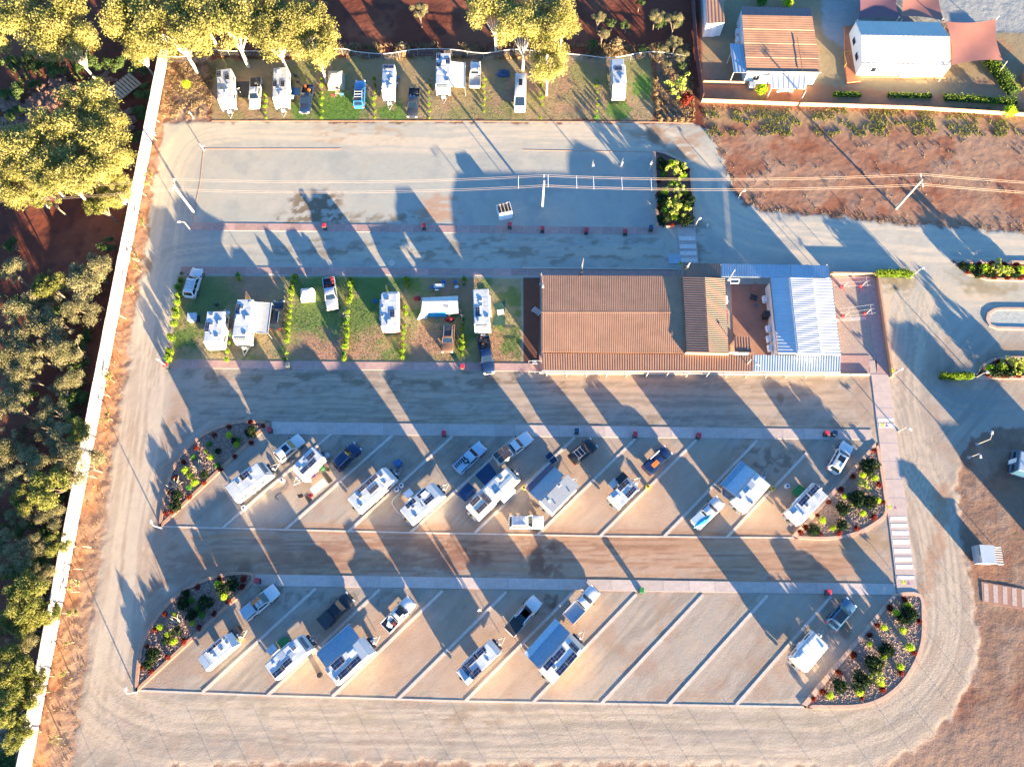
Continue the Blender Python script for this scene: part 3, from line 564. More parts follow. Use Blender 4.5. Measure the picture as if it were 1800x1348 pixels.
def caravan(A, B, label, z=3.0, w=2.4, sol=(), hat=(), ac=(), light=(), hitch=True, body='van', roof='vanroof', awning=None, spare=True, rake=.55, name='caravan', cat='caravan', solm='solar', boot=None, tail='box', extra=None, L=None):
    c, rz, L0 = place(A, B, z); L = L or L0
    root = thing(name, label, cat, c, rz); hw = w/2; zb = .55
    prof = [(-L/2+.05, zb), (-L/2-.02 if tail == 'box' else -L/2+.3, z*.62), (-L/2+.1, z-.08), (L/2-rake-.05, z-.08), (L/2-.12, z*.62), (L/2, 1.15), (L/2-.1, zb)]
    mb = MB(); n = len(prof); vs = [(x, -hw, zz) for x, zz in prof]+[(x, hw, zz) for x, zz in prof]
    mb.add(vs, [tuple(range(n)), tuple(range(2*n-1, n-1, -1))]+[((i+1) % n, i, n+i, n+(i+1) % n) for i in range(n)])
    mb.build('body', MT[body], root, bevel=.06)
    x0, x1 = -L/2+.12, L/2-rake-.07
    MB().box(((x0+x1)/2, 0, z-.045), (x1-x0, w-.1, .09), tx=.99, ty=.97).build('roof', MT[roof], root, bevel=.03)
    for s in (-1, 1): MB().box(((x0+x1)/2, s*(hw-.02), z-.1), (x1-x0, .05, .07)).build('edge_trim', MT['steel'], root)
    def loc(px, py, zz):
        gx_, gy_ = G(px, py, zz); dx, dy = gx_-c[0], gy_-c[1]
        return dx*math.cos(rz)+dy*math.sin(rz), -dx*math.sin(rz)+dy*math.cos(rz)
    def cl(x, y, a, b): return max(-L/2+a/2+.15, min(L/2-rake-a/2-.08, x)), max(-hw+b/2+.06, min(hw-b/2-.06, y))
    for q in sol:
        a, b = (q[2], q[3]) if len(q) > 2 else (1.5, .68)
        x, y = cl(*loc(q[0], q[1], z), a, b)
        p = MB().box((0, 0, .05), (a, b, .035)).build('solar_panel', MT[q[4] if len(q) > 4 else solm], root, loc=(x, y, z))
        fr = MB(); 
        for s in (-1, 1): fr.box((0, s*(b/2), .052), (a+.05, .035, .045)); fr.box((s*(a/2), 0, .052), (.035, b+.03, .045))
        fr.box((0, 0, .071), (a, .018, .006)); fr.box((-a/4, 0, .0712), (.018, b, .006)); fr.box((a/4, 0, .0712), (.018, b, .006))
        fr.build('panel_frame', MT['steel'], p)
    for q in hat:
        a = q[2] if len(q) > 2 else .5; x, y = cl(*loc(q[0], q[1], z), a, a)
        f = MB().box((0, 0, .04), (a+.12, a+.12, .07)).build('roof_hatch', MT['ac'], root, loc=(x, y, z)); MB().box((0, 0, .1), (a, a, .06), tx=.85, ty=.85).build('hatch_lid', MT['hatch'], f)
    for q in ac:
        x, y = cl(*loc(q[0], q[1], z), 1, .7); MB().box((x, y, z+.13), (1.0, .68, .24), tx=.8, ty=.8).build('air_conditioner', MT['ac'], root, bevel=.04)
    for q in light:
        x, y = cl(*loc(q[0], q[1], z), q[2], q[3]); MB().box((x, y, z+.02), (q[2], q[3], .05)).build('roof_sheet', MT[q[4]], root)
    # small roof fittings
    rf = random.Random(int(A[0]*7+A[1])); used = [loc(q[0], q[1], z) for q in list(sol)+list(hat)+list(ac)+list(light)]
    for k in range(14):
        x, y = rf.uniform(x0+.4, x1-.4), rf.uniform(-hw+.35, hw-.35)
        if any(abs(x-u[0]) < 1.1 and abs(y-u[1]) < .75 for u in used): continue
        used.append((x, y)); c_ = rf.random()
        if c_ < .3: MB().box((x, y, z+.1), (.95, .66, .2), tx=.8, ty=.8).build('air_conditioner', MT['ac'], root, bevel=.04)
        elif c_ < .6: f = MB().box((x, y, z+.035), (.5, .5, .07)).build('roof_hatch', MT['ac'], root); MB().box((x, y, z+.09), (.4, .4, .05), tx=.85, ty=.85).build('hatch_lid', MT['hatch'], f)
        elif c_ < .8: MB().tube((x, y, z), (x, y, z+.2), .2, 10, .12).build('satellite_dome', MT['ac'], root, smooth=50)
        else: MB().tube((x, y, z), (x, y, z+.14), .09, 8).build('roof_vent', MT['hatch'], root)
        if len(used) > len(sol)+len(hat)+len(ac)+len(light)+3: break
    for k in range(1, 4): MB().box((x0+(x1-x0)*k/4, 0, z+.004), (.03, w-.14, .012)).build('roof_seam', MT['steel'], root)
    # sides
    for s in (-1, 1):
        for k in range(3):
            x = -L*.3+k*L*.27
            if s > 0 and k == 1: MB().box((x+.1, hw+.005, 1.45), (.62, .04, 1.7)).build('door', MT['ac'], root); continue
            f = MB().box((x, s*(hw+.004), 1.75), (.95, .05, .55)).build('window_frame', MT['plastic'], root); MB().box((x, s*(hw+.02), 1.75), (.83, .04, .43)).build('pane', MT['glass'], f)
        MB().box((0, s*(hw+.006), .75), (L*.9, .02, .3)).build('lower_panel', MT['plastic'] if s > 0 else MT['steel'], root)
        for x in ((-.42, .42) if L > 5.6 else (0,)): wheel(root, x-.2, s*(hw-.12), .36, .92)
        MB().box((-L/2-.03, s*hw*.8, .95), (.06, .2, .4)).build('tail_light', MT['tail'], root)
    MB().box((L/2-.45, 0, z*.68), (.06, w*.7, .5), ry=-.5).build('front_window', MT['glass'], root)
    if boot: MB().box((L/2-.28, 0, z-.2), (.12, w*.72, .5), ry=-.85).build('front_hatch', MT['hatch'], root)
    if hitch:
        mb = MB(); mb.tube((L/2-.4, -.8, .5), (L/2+1.45, 0, .5), .06); mb.tube((L/2-.4, .8, .5), (L/2+1.45, 0, .5), .06); mb.tube((L/2+.2, -.5, .5), (L/2+.2, .5, .5), .05); mb.build('drawbar', MT['steel'], root)
        for s in (-1, 1): MB().tube((L/2+.35, s*.2, .5), (L/2+.35, s*.2, 1.05), .15, 10).tube((L/2+.35, s*.2, 1.05), (L/2+.35, s*.2, 1.14), .08, 8).build('gas_bottle', MT['steel' if s > 0 else 'ac'], root, smooth=40)
        MB().tube((L/2+1.2, .12, .1), (L/2+1.2, .12, .85), .04).build('jockey_wheel', MT['plastic'], root)
        if L > 5.5: MB().box((L/2+.05, 0, .75), (.5, 1.7, .5)).build('front_box', MT['plastic'], root, bevel=.03)
    if spare:
        w_ = wheel(root, -L/2-.2, 0, .95, .85); w_.rotation_euler = (0, 0, R(90)); MB().box((-L/2-.15, 0, .5), (.3, 1.6, .08)).build('rear_bumper', MT['steel'], root)
    if awning:
        s, a0, a1, dep, m = awning[:5]; xa, xb = -L/2+a0*L, -L/2+a1*L; y0 = s*(hw+.05); N = 8; g = MB(); rows = []
        for i in range(N+1):
            t = i/N; y = y0+s*dep*t; zz = z-.25-.42*t-.10*math.sin(math.pi*t); rows.append((y, zz))
        for i in range(N):
            (ya, za), (yb, zb2) = rows[i], rows[i+1]; g.slab([(xa, ya, za), (xb, ya, za), (xb, yb, zb2), (xa, yb, zb2)], .02)
        g.build('awning', MT[m], root)
        if len(awning) > 5: g = MB().slab([(xa, y0+s*dep*.68, rows[6][1]+.05), (xb, y0+s*dep*.68, rows[6][1]+.05), (xb, y0+s*dep, rows[8][1]+.05), (xa, y0+s*dep, rows[8][1]+.05)], .015); g.build('awning_stripe', MT[awning[5]], root)
        for xx in (xa+.03, xb-.03):
            MB().tube((xx, rows[-1][0], rows[-1][1]), (xx, rows[-1][0]+s*.02, .02), .035).build('awning_post', MT['alu'], root)
            MB().tube((xx, rows[-1][0], rows[-1][1]-.05), (xx, y0, z-.35), .03).build('awning_arm', MT['alu'], root)
        MB().tube((xa, rows[-1][0], rows[-1][1]), (xb, rows[-1][0], rows[-1][1]), .06, 8).build('roller', MT['alu'], root)
    elif L > 4.5: MB().tube((-L*.32, hw+.08, z-.25), (L*.22, hw+.08, z-.25), .09, 8).build('rolled_awning', MT['ac'], root)
    if extra == 'slide': MB().box((L*.16, -hw-.35, 1.6), (2.3, .7, 1.5)).build('slide_out', MT['van'], root, bevel=.04)
    return root

# --- top lawn row
caravan((393, 121), (395, 178), 'white caravan with three roof panels, farthest left on the top lawn', sol=[(384.5, 131, 1.3, .7), (399, 135.5, 1.3, .7)], hat=[(390, 156, .7)], roof='vanroof')
car('ute', 'ute', (450, 137), (446, 190), 'white', 'white dual cab ute with a black rack and spare wheel beside the far left caravan', ['cover', ('spare', (-1.5, .2, 1.35)), 'rails'])
caravan((493, 118), (491, 176), 'white caravan with a dark front edge, second caravan from the left on the top lawn', sol=[(481, 148, 1.3, .65), (497, 148, 1.3, .65)], hat=[(489, 155, .4)], ac=[(490, 128)])
car('ute', 'ute', (542, 150), (534, 197), 'navy', 'dark navy ute with a load under an orange cover on the top lawn', [('load', ('orange', 'navy', 'plastic')), 'bull'])
car('wagon', 'suv', (630, 188), (633, 140), 'blue', 'bright blue wagon with solar panels on its white roof rack', [('bigpanel', (-.8, 0, 1.15, 1.2)), ('bars', 'white'), ('bigpanel', (.5, 0, .9, 1.2))])
caravan((683, 112), (681, 163), 'narrow white caravan with solar panels across its rear end on the top lawn', w=2.0, sol=[(683, 118, .9, 1.8)], light=[(680, 139, 2.6, 1.7, 'roofz')])
car('ute', 'ute', (729, 155), (724, 205), 'dark', 'dark charcoal ute with a spare wheel in its open tray on the top lawn', [('spare', (-.9, .1, 1.2)), ('load', ('plastic', 'steel'))])
caravan((779, 93), (778, 153), 'large white caravan with a white awning out, in the middle of the top lawn', z=2.85, sol=[(771, 99, 1.2, .7), (788, 108, 1.3, .7), (771, 114, 1.0, .8)], light=[(780, 120, .9, .9, 'white')], boot=True, awning=(1, .22, .95, 2.4, 'awnw'))
car('tray_ute', 'tray', (834, 154), (836, 105), 'white', 'white single cab ute with an aluminium tray, nose to the back fence', ['rails'], L=5.4)
car('campervan', 'van', (916, 129), (913, 207), 'white', 'tall white panel van with one dark roof panel on the top lawn', [('bigpanel', (-.6, 0, 1.3, .62))], w=1.02)
caravan((1085, 103), (1090, 160), 'long white motorhome alone at the right end of the top lawn', name='motorhome', cat='motorhome', w=2.2, hitch=False, spare=False, rake=1.3, sol=[(1087, 121, 1.0, 1.2)], hat=[(1088, 146, .3)], light=[(1086, 110, 1.2, 1.9, 'roofz')])
# --- middle lawn row
car('suv', 'suv', (331, 522), (347, 470), 'white', 'white wagon with roof bars at the top left corner of the middle lawn', [('bars', 'steel')])
caravan((379, 546), (372, 606), 'wide white caravan beside a small blue kitchen box on the middle lawn', w=2.6, hitch=False, rake=.5, sol=[(361.6, 575, 1.5, .6)], hat=[(372.5, 553, .4)])
caravan((431, 525), (421, 598), 'white caravan with a grey half awning, second on the middle lawn', sol=[(416, 543, 1.5, .6)], hat=[(426, 541, .4)], boot=True, awning=(1, .05, .8, 2.5, 'awng'))
car('suv', 'suv', (482, 578), (490, 527), 'black', 'black wagon with roof rails beside the first hedge right of the grey awning', ['rails'])
car('ute', 'ute', (577, 488), (584, 543), 'silver', 'silver dual cab ute with red gear in its tray on the middle lawn', [('load', ('redcloth', 'red', 'plastic'))])
caravan((684, 574), (684, 506), 'white motorhome with a rounded front and no awning on the middle lawn', name='motorhome', cat='motorhome', hitch=False, spare=False, rake=.9, sol=[(689.4, 551, 1.3, .7)], hat=[(681, 525.6, .5), (673, 555, .3), (673, 540, .2)], w=2.5)
car('suv', 'suv', (789, 570), (786, 619), 'bronze', 'bronze wagon with a dark sunroof parked below the tent camper', ['sunroof', 'rails'])
caravan((845, 507), (848, 576), 'white caravan with a dark front hatch beside green ground mats', sol=[(839.4, 548, 1.5, .65)], hat=[(845, 527, .4), (846, 537, .3)], boot=True)
car('ute', 'ute', (849, 591), (860, 655), 'navy', 'dark blue ute with an orange load hitched across the lower footpath', [('load', ('orange', 'timberp', 'plastic')), 'bull'])
# --- upper slanted bays
car('suv', 'suv', (486, 806), (530, 768), 'white', 'white wagon with a sunroof hitched to the far left caravan of the upper bays', ['sunroof'])
caravan((402, 868), (466, 819), 'white caravan beside the left garden bed of the upper bays', sol=[(427.5, 832, 1.3, .9), (424, 836, .5, .9, 'solarb')], hat=[(419, 849, .4), (441.7, 830, .4)], boot=True, w=2.45)
caravan((559, 793), (519, 833), 'white caravan with three dark panels and a messy camp beside it', w=2.3, sol=[(545.8, 801.7, 1.3, .65), (548, 814, 1.3, .65), (533.3, 827.5, 1.3, .65)], hat=[(527, 820.8, .4)], light=[(541, 808, 1.0, .6, 'roofz')])
car('suv', 'suv', (588, 822), (629, 782), 'navy', 'long navy blue wagon second car from the left in the upper bays', ['rails'])
caravan((619, 888), (687, 828), 'long white caravan with brownish panels and a red topped gas bottle at its hitch', w=2.45, sol=[(653.3, 837.5, 1.2, .6, 'solarb'), (645, 845, 1.1, .6), (634, 855, 1.4, .6, 'solarb'), (656.7, 859.2, 1.5, .62, 'solarb')], hat=[(633.3, 871.7, .55), (670, 835, .5)])
caravan((712, 908), (772, 856), 'caravan with an open rear and a curved hose beside it', w=2.5, sol=[(739.5, 864, 1.5, .65), (720.8, 883.3, 1.5, .65), (754, 878.3, 1.5, .65)], hat=[(726, 890, .45)], light=[(733, 872, .9, 1.0, 'roofz'), (765, 858, 1.2, 2.1, 'roofz')], ac=[(746, 868)])
car('ute', 'ute', (802, 827), (849, 781), 'lightblue', 'pale steel blue ute with a canopy, louvres and a tyre on its rack', [('canopy', 'lightblue'), ('spare', (-.85, -.2, 1.98)), ('vents', 1)])
car('ute', 'tray', (874, 809), (931, 765), 'white', 'white ute with four brown solar panels over its tray', ['solarrack'], L=6.2)
caravan((829, 901), (904, 828), 'very long cream caravan between blue ground mats and a slide out box', w=2.45, roof='cream', sol=[(833.3, 878.3, 1.5, .7, 'solarb'), (854, 875.8, .7, 1.7, 'solarb'), (846.7, 892.5, 1.7, .62, 'solarb')], light=[(865, 851, 1.3, .9, 'roofz'), (884, 852, 3.2, .5, 'roofz'), (842, 862, 1.0, .6, 'roofz')], hat=[(880, 840, .5)], extra='slide')
car('suv', 'suv', (894, 917), (956, 917), 'white', 'silver white wagon with roof rack parked sideways below the bays', [('bars', 'steel'), 'rails'])
caravan((959, 892), (1004, 846), 'grey canvas topped camper with a wide maroon striped awning', w=2.5, roof='awng', light=[(982, 870, 5.2, 2.2, 'awng')], awning=(1, .0, 1.0, 2.6, 'awng', 'awnt'))
car('suv', 'suv', (1004, 809), (1045, 776), 'black', 'black four wheel drive with roof bars in the middle of the upper bays', [('bars', 'steel')])
caravan((1079, 883), (1117, 846), 'short white caravan with four dark panels set in two rows', w=2.3, z=2.6, sol=[(1103.3, 843.3, 1.2, .65), (1092.5, 855, 1.2, .65), (1116.7, 856.7, 1.2, .65), (1106.7, 867.5, 1.2, .65)], hat=[(1108, 853, .25)])
car('ute', 'ute', (1135, 828), (1176, 789), 'navy', 'navy ute with an orange board and a white awning tube on its canopy', [('canopy', 'navy'), ('awning', 1)])
car('ute', 'ute', (1221, 923), (1268, 878), 'white', 'white ute carrying a bright blue kayak over its tray', [('cover', 'lightblue')])
caravan((1301, 889), (1347, 836), 'broad white caravan with a pale blue awning in the upper bays', w=2.5, roof='white', ac=[(1316.7, 866)], light=[(1320, 853, .9, .9, 'roofz'), (1311, 860, .7, .5, 'roofz')], hat=[(1321, 883, .35)], awning=(1, .12, .92, 2.4, 'awnl', 'awnb'))
caravan((1397, 910), (1449, 855), 'long white caravan against the right garden bed of the upper bays', w=2.4, sol=[(1430, 862, 1.8, .75), (1413, 879, 1.8, .75)], hat=[(1418, 888, .45)], light=[(1437, 871, .6, .6, 'roofz')])
car('suv', 'suv', (1464, 829), (1493, 779), 'white', 'white wagon with a dark glass roof by the right garden bed', ['sunroof', 'rails'])
# --- lower slanted bays
car('ute', 'ute', (427, 1083), (486, 1034), 'white', 'white ute with a silver canopy and orange boards on its roof', [('canopy', 'silver'), ('bars', 'plastic')])
caravan((353, 1169), (409, 1121), 'low white camper trailer with a black front box beside the lower left garden bed', w=2.0, z=2.35, sol=[(370, 1137, 1.3, .35), (380, 1128, 1.3, .35)], hat=[(371.8, 1147, .35), (396.8, 1120, .35), (402, 1127, .35)], light=[(358, 1163, .8, 1.8, 'roofz')])
car('ute', 'ute', (564, 1098), (616, 1047), 'black', 'black ute with silver gear on its roof rack in the lower bays', [('bars', 'plastic'), ('cover', 'liner')])
caravan((473, 1183), (537, 1127), 'white caravan with two end to end dark panels and a pale side box', w=2.4, sol=[(503.3, 1166, 1.5, .7), (490, 1180, 1.6, .7)], hat=[(516.7, 1139, .6)], light=[(493, 1150, .9, .9, 'roofz'), (513, 1150, .8, .7, 'roofz')], boot=True)
car('ute', 'ute', (676, 1105), (724, 1054), 'white', 'white ute with boxes in its open tray in the lower bays', [('load', ('redcloth', 'plastic', 'timberp', 'ac')), 'sunroof'])
caravan((580, 1192), (646, 1132), 'white caravan with a deep blue shaded awning and grey front roof', w=2.5, sol=[(622.5, 1165, 1.9, .75), (605, 1182, 1.9, .75), (594, 1165, 1.7, .9)], ac=[(619, 1147)], hat=[(576.7, 1180, .4), (592.5, 1192, .4)], light=[(636, 1140, 1.9, 2.2, 'roofz')], awning=(1, .05, .95, 2.3, 'awnb'))
caravan((811, 1193), (872, 1134), 'white caravan with four dark panels hitched behind the black and white ute', w=2.2, sol=[(842, 1145, 1.7, .62), (827, 1160, 1.8, .62), (821, 1177, .75, 1.5), (837, 1184, 1.5, .75)], hat=[(854, 1147, .25), (858, 1160, .25)])
car('ute', 'ute', (894, 1112), (946, 1052), 'white', 'white ute with a black tonneau and black roof panel, towing in the lower bays', [('cover', 'plastic'), 'sunroof', 'glassroof', 'snorkel'])
car('tray_ute', 'tray', (998, 1088), (1048, 1035), 'white', 'white ute with an empty sand coloured flat tray', [], L=5.5)
caravan((959, 1190), (1017, 1124), 'cream off road caravan with five panels and the largest blue awning', w=2.5, roof='white', sol=[(983.3, 1149, 1.7, .75), (965.8, 1166, 1.7, .75), (1003.3, 1157.5, 1.7, .75), (988.3, 1175, 1.7, .75), (1009, 1137, .7, 1.4)], hat=[(974, 1172, .4)], body='cream', awning=(1, .02, .98, 2.5, 'awnb', 'awnl'))
caravan((1407, 1169), (1449, 1119), 'plain white caravan without any panel, farthest right in the lower bays', w=2.4, roof='white', light=[(1428, 1144, 4.2, 1.9, 'white')])
car('hatchback', 'hatch', (1461, 1101), (1499, 1057), 'teal', 'steel blue hatchback with a black glass roof by the lower right garden bed', ['glassroof'])
# kayak and boards lie on vehicles: things of their own
def hull(A, B, z, w, m, name, label, cat):
    a = G(*A, z); b = G(*B, z); L = math.hypot(b[0]-a[0], b[1]-a[1])
    t = thing(name, label, cat, ((a[0]+b[0])/2, (a[1]+b[1])/2, z), math.atan2(b[1]-a[1], b[0]-a[0]))
    mb = MB(); n = 9; vs = []; fs = []
    for i in range(n):
        u = -1+2*i/(n-1); ww = w/2*max(.04, 1-abs(u)**2.2)
        vs += [(u*L/2, -ww, .05), (u*L/2, -ww*.6, .2), (u*L/2, 0, .26), (u*L/2, ww*.6, .2), (u*L/2, ww, .05), (u*L/2, 0, -.05)]
    for i in range(n-1):
        for j in range(6): fs.append((i*6+(j+1) % 6, i*6+j, (i+1)*6+j, (i+1)*6+(j+1) % 6))
    mb.add(vs, fs+[(0, 1, 2, 3, 4, 5), tuple(range(n*6-1, n*6-7, -1))]); mb.build('hull', MT[m], t, smooth=50)
    MB().box((0, 0, .27), (.05, w*.75, .03)).build('strap', MT['plastic'], t); MB().box((L*.22, 0, .24), (.7, w*.35, .03)).build('cockpit', MT['plastic'], t)
hull((1219, 928), (1251, 904), 1.9, .85, 'cyan', 'kayak', 'bright blue kayak strapped over the white ute', 'kayak')
def board(c, z, a, b, rz, m, label, name='recovery_board'):
    x, y = G(*c, z); tag(MB().box((0, 0, 0), (a, b, .08)).build(name, MT[m], None, loc=(x, y, z), rz=R(rz), bevel=.02), label, 'board')
board((449, 1056), 1.95, 1.3, .36, 42, 'orange', 'orange recovery boards on the roof of the white ute in the lower bays')
board((1152, 815), 1.95, 1.1, .6, 42, 'orange', 'orange board on the canopy of the navy ute')

# ------------------------------------------------------------------ camp clutter
def at(px, py, z=0): x, y = G(px, py, z); return (x, y, 0)
def camp_chair(px, py, m, rz, label, group=None):
    t = thing('camp_chair', label, 'chair', at(px, py), R(rz), group)
    MB().box((0, 0, .45), (.5, .55, .05)).build('seat', MT[m], t); MB().box((-.26, 0, .75), (.05, .55, .6), ry=-.2).build('backrest', MT[m], t)
    for x in (-.22, .22):
        for y in (-.25, .25): MB().tube((x, y, 0), (x, y, .45), .02, 5).build('leg', MT['steel'], t)
def camp_table(px, py, a, b, m, rz, label, h=.72):
    t = thing('camp_table', label, 'table', at(px, py), R(rz)); MB().box((0, 0, h), (a, b, .05)).build('table_top', MT[m], t)
    for x in (-1, 1):
        for y in (-1, 1): MB().tube((x*(a/2-.08), y*(b/2-.08), 0), (x*(a/2-.08), y*(b/2-.08), h), .025, 5).build('leg', MT['steel'], t)
def mat_(poly, m, label, z=.03, name='ground_mat'):
    w_ = wp(poly); cx = sum(p[0] for p in w_)/len(w_); cy = sum(p[1] for p in w_)/len(w_)
    mb = MB(); mb.prism([(p[0]-cx, p[1]-cy) for p in w_], -.02, .012); tag(mb.build(name, MT[m], None, loc=(cx, cy, z)), label, 'mat')
mat_([(845, 817), (857, 810), (873, 832), (857, 858), (836, 836)], 'bluetarp', 'dark blue ground mat, upper one beside the very long caravan')
mat_([(823, 848), (839, 862), (818, 882), (803, 868)], 'bluetarp', 'dark blue ground mat, lower one beside the very long caravan')
mat_([(867, 535), (888, 528), (888, 548), (873, 552)], 'greentarp', 'green mat above the camp table by the third last caravan'); mat_([(866, 572), (871, 553), (888, 556), (888, 572)], 'greentarp', 'green mat below the camp table with poles around')
mat_([(536, 873), (543, 868), (549, 879), (543, 886)], 'plastic', 'small grey mat beside a dark red chair'); mat_([(566, 832), (572, 829), (585, 845), (578, 850)], 'plastic', 'dark doormat strip beside the messy camp')
mat_([(513, 155), (527, 155), (527, 168), (513, 168)], 'bluecloth', 'blue picnic rug between caravan and navy ute')
mat_([(415, 144), (438, 144), (438, 172), (420, 172)], 'plastic', 'black annex mat between caravan and white ute on the top lawn')
mat_([(1272, 858), (1297, 878), (1290, 884), (1272, 872)], 'bluetarp', 'blue mat under the end of the pale awning')
camp_chair(587, 171, 'redcloth', 80, 'red camp chair in front of the beige tent trailer'); camp_chair(603, 169, 'bluecloth', 95, 'pale blue camp chair in front of the beige tent trailer'); camp_table(595, 168, .8, .6, 'timberp', 0, 'wooden camp table in front of the beige tent trailer')
camp_table(773, 506, 1.5, .65, 'white', 3, 'white camp table above the tent camper'); camp_table(880, 552, 1.0, .8, 'ac', 10, 'camp table between two green mats')
camp_table(563, 857, 2.3, 1.05, 'white', 41, 'large white trestle table in the messy camp', .9); camp_table(516, 176, .8, .5, 'ac', 80, 'small white table left of the navy ute')
for q in ((781, 498, 'bluecloth', 0, 'blue camp chair upper right of the white table'), (760, 508, 'bluecloth', 200, 'blue camp chair left of the white table'), (769, 511, 'bluecloth', 90, 'blue camp chair below the white table'), (801, 498, 'bluecloth', 30, 'blue camp chair nearest the shrub hedge'), (803, 507, 'ac', 120, 'white camp chair nearest the shrub hedge'), (553, 837, 'purple', 210, 'purple and white camp chair in the messy camp'), (548, 871, 'redcloth', 60, 'dark red camp chair beside the grey mat'), (545, 845, 'ac', 10, 'white camp chair beside the purple chair'), (521, 137, 'plastic', 10, 'black camp chair right of the second caravan'), (525, 148, 'plastic', 40, 'black camp chair above the blue picnic rug'), (700, 140, 'bluecloth', 0, 'dark camp chair right of the narrow caravan'), (697, 150, 'ac', 60, 'grey camp chair below the dark one by the narrow caravan'), (661, 532, 'bluecloth', 0, 'dark blue camp chair left of the rounded motorhome'), (384, 538, 'plastic', 40, 'black camp chair behind the wide caravan'), (403, 552, 'ac', 0, 'pale camp chair between the two caravans of the middle lawn'), (578, 826, 'plastic', 0, 'black camp chair near the green crate'), (531, 872, 'plastic', 30, 'black camp chair below the white caravan hitch')):
    camp_chair(*q[:5])
def crate(px, py, d, m, rz, label, z0=0, name='storage_box', cat='box'):
    x, y, _ = at(px, py); t = thing(name, label, cat, (x, y, z0), R(rz)); MB().box((0, 0, d[2]/2), d).build('box_body', MT[m], t, bevel=.03); MB().box((0, 0, d[2]+.02), (d[0]+.06, d[1]+.06, .05)).build('lid', MT[m], t)
crate(568, 823, (.6, .5, .4), 'greenp', 30, 'green storage crate near the navy blue wagon'); crate(720, 870, (1.1, .9, 1.2), 'ac', 42, 'white box standing beside the open rear caravan'); crate(482, 1141, (1.1, .9, 1.0), 'awnl', 42, 'pale blue box at the side of the white caravan in the lower bays')
crate(1078, 851, (1.2, .9, .8), 'awnl', 42, 'pale blue fold out kitchen beside the short caravan'); crate(1091, 843, (1.5, 1.0, 1.1), 'plastic', 42, 'black cupboard beside the short caravan'); crate(417, 1113, (1.5, 1.2, 1.0), 'plastic', 42, 'black cargo box on the hitch of the low camper'); crate(423, 1122, (.7, .6, .5), 'yellow', 42, 'yellow box beside the black cargo box')
crate(1402, 863, (1.5, 1.0, .5), 'greenp', 42, 'green camp kitchen beside the long caravan in the last bay'); crate(499, 1128, (1.2, .9, .5), 'greenp', 42, 'green and black box beside the caravan hitch in the lower bays'); crate(576, 802, (.7, .5, .7), 'awnl', 30, 'pale blue box by the corner of the panelled caravan')
crate(342, 561, (1.3, 1.1, 1.0), 'awnl', 5, 'pale blue box with a dark top left of the wide caravan'); crate(349, 562, (.5, .9, .6), 'navy', 5, 'navy box between the pale blue box and the caravan')
crate(805, 146, (1.2, .7, .5), 'ac', 10, 'white box among clutter under the white awning'); crate(700, 815, (1.0, .7, .6), 'bluecloth', 30, 'blue covered gear at the hitch of the long caravan'); crate(940, 638, (.7, .5, .5), 'steel', 0, 'grey trolley box beside the building corner')
# tarp heap, tent, tent camper, bicycles
def heap(px, py, rx, ry, h, m, label, name, cat, seed=1, rz=0):
    rr = random.Random(seed); x, y, _ = at(px, py); mb = MB(); n, k = 10, 3; vs = []; fs = []
    for j in range(k+1):
        f = math.cos(j/k*math.pi/2*.95); z = h*math.sin(j/k*math.pi/2)
        for i in range(n):
            a = 2*math.pi*i/n; q = rr.uniform(.8, 1.12); vs.append((math.cos(a)*rx*f*q, math.sin(a)*ry*f*q, z*rr.uniform(.85, 1.1)))
    for j in range(k):
        for i in range(n): fs.append((j*n+i, j*n+(i+1) % n, (j+1)*n+(i+1) % n, (j+1)*n+i))
    fs.append(tuple(range(k*n, k*n+n))); mb.add(vs, fs); return tag(mb.build(name, MT[m], None, smooth=25, loc=(x, y, 0), rz=R(rz)), label, cat)
heap(885, 131, 1.3, .8, .9, 'bluetarp', 'dark blue tarp covered heap on the lawn left of the panel van', 'tarp_heap', 'tarp')
def tent(px, py, a, b, h, m, label, rz=0):
    t = thing('tent', label, 'tent', at(px, py), R(rz))
    v = [(-a/2, -b/2, 0), (a/2, -b/2, 0), (a/2, b/2, 0), (-a/2, b/2, 0), (-a/2*.8, -b/2*.8, h*.62), (a/2*.8, -b/2*.8, h*.62), (a/2*.8, b/2*.8, h*.62), (-a/2*.8, b/2*.8, h*.62), (-a*.12, 0, h), (a*.15, .05, h*.97)]
    MB().add(v, [(0, 1, 5, 4), (1, 2, 6, 5), (2, 3, 7, 6), (3, 0, 4, 7)]).build('tent_wall', MT[m], t)
    MB().add(v, [(4, 5, 9, 8), (5, 6, 9), (6, 7, 8, 9), (7, 4, 8)]).build('tent_roof', MT[m], t, smooth=20)
    MB().box((0, -b/2*.9, h*.3), (a*.3, .03, h*.5)).build('door_flap', MT['timberp'], t)
tent(542, 521, 2.1, 2.0, 1.9, 'tent', 'small pale dome tent alone on the green lawn', 5); tent(592, 146, 2.9, 3.2, 2.2, 'canvas', 'beige canvas tent trailer on the top lawn', 3)
t = thing('tent_camper', 'tent camper with a white ribbed roof and blue side below the white table', 'camper trailer', at(772, 546), R(1))
MB().box((2.0, .1, .75), (2.0, 2.0, .8)).build('trailer_body', MT['silver'], t, bevel=.05); MB().add([(-2.6, -1.0, 0), (1.2, -1.1, 0), (1.2, -1.0, 1.9), (-2.4, -.8, 1.7)], [(0, 1, 2, 3)]).build('blue_wall', MT['cyan'], t)
mb = MB().slab([(-2.6, -1.1, 1.7), (3.0, -1.1, 1.9), (3.0, .4, 2.35), (-2.4, .5, 2.2)], .04).slab([(-2.4, .5, 2.2), (3.0, .4, 2.35), (3.0, 1.5, 1.9), (-2.5, 1.4, 1.7)], .04); mb.build('tent_roof', MT['tent'], t)
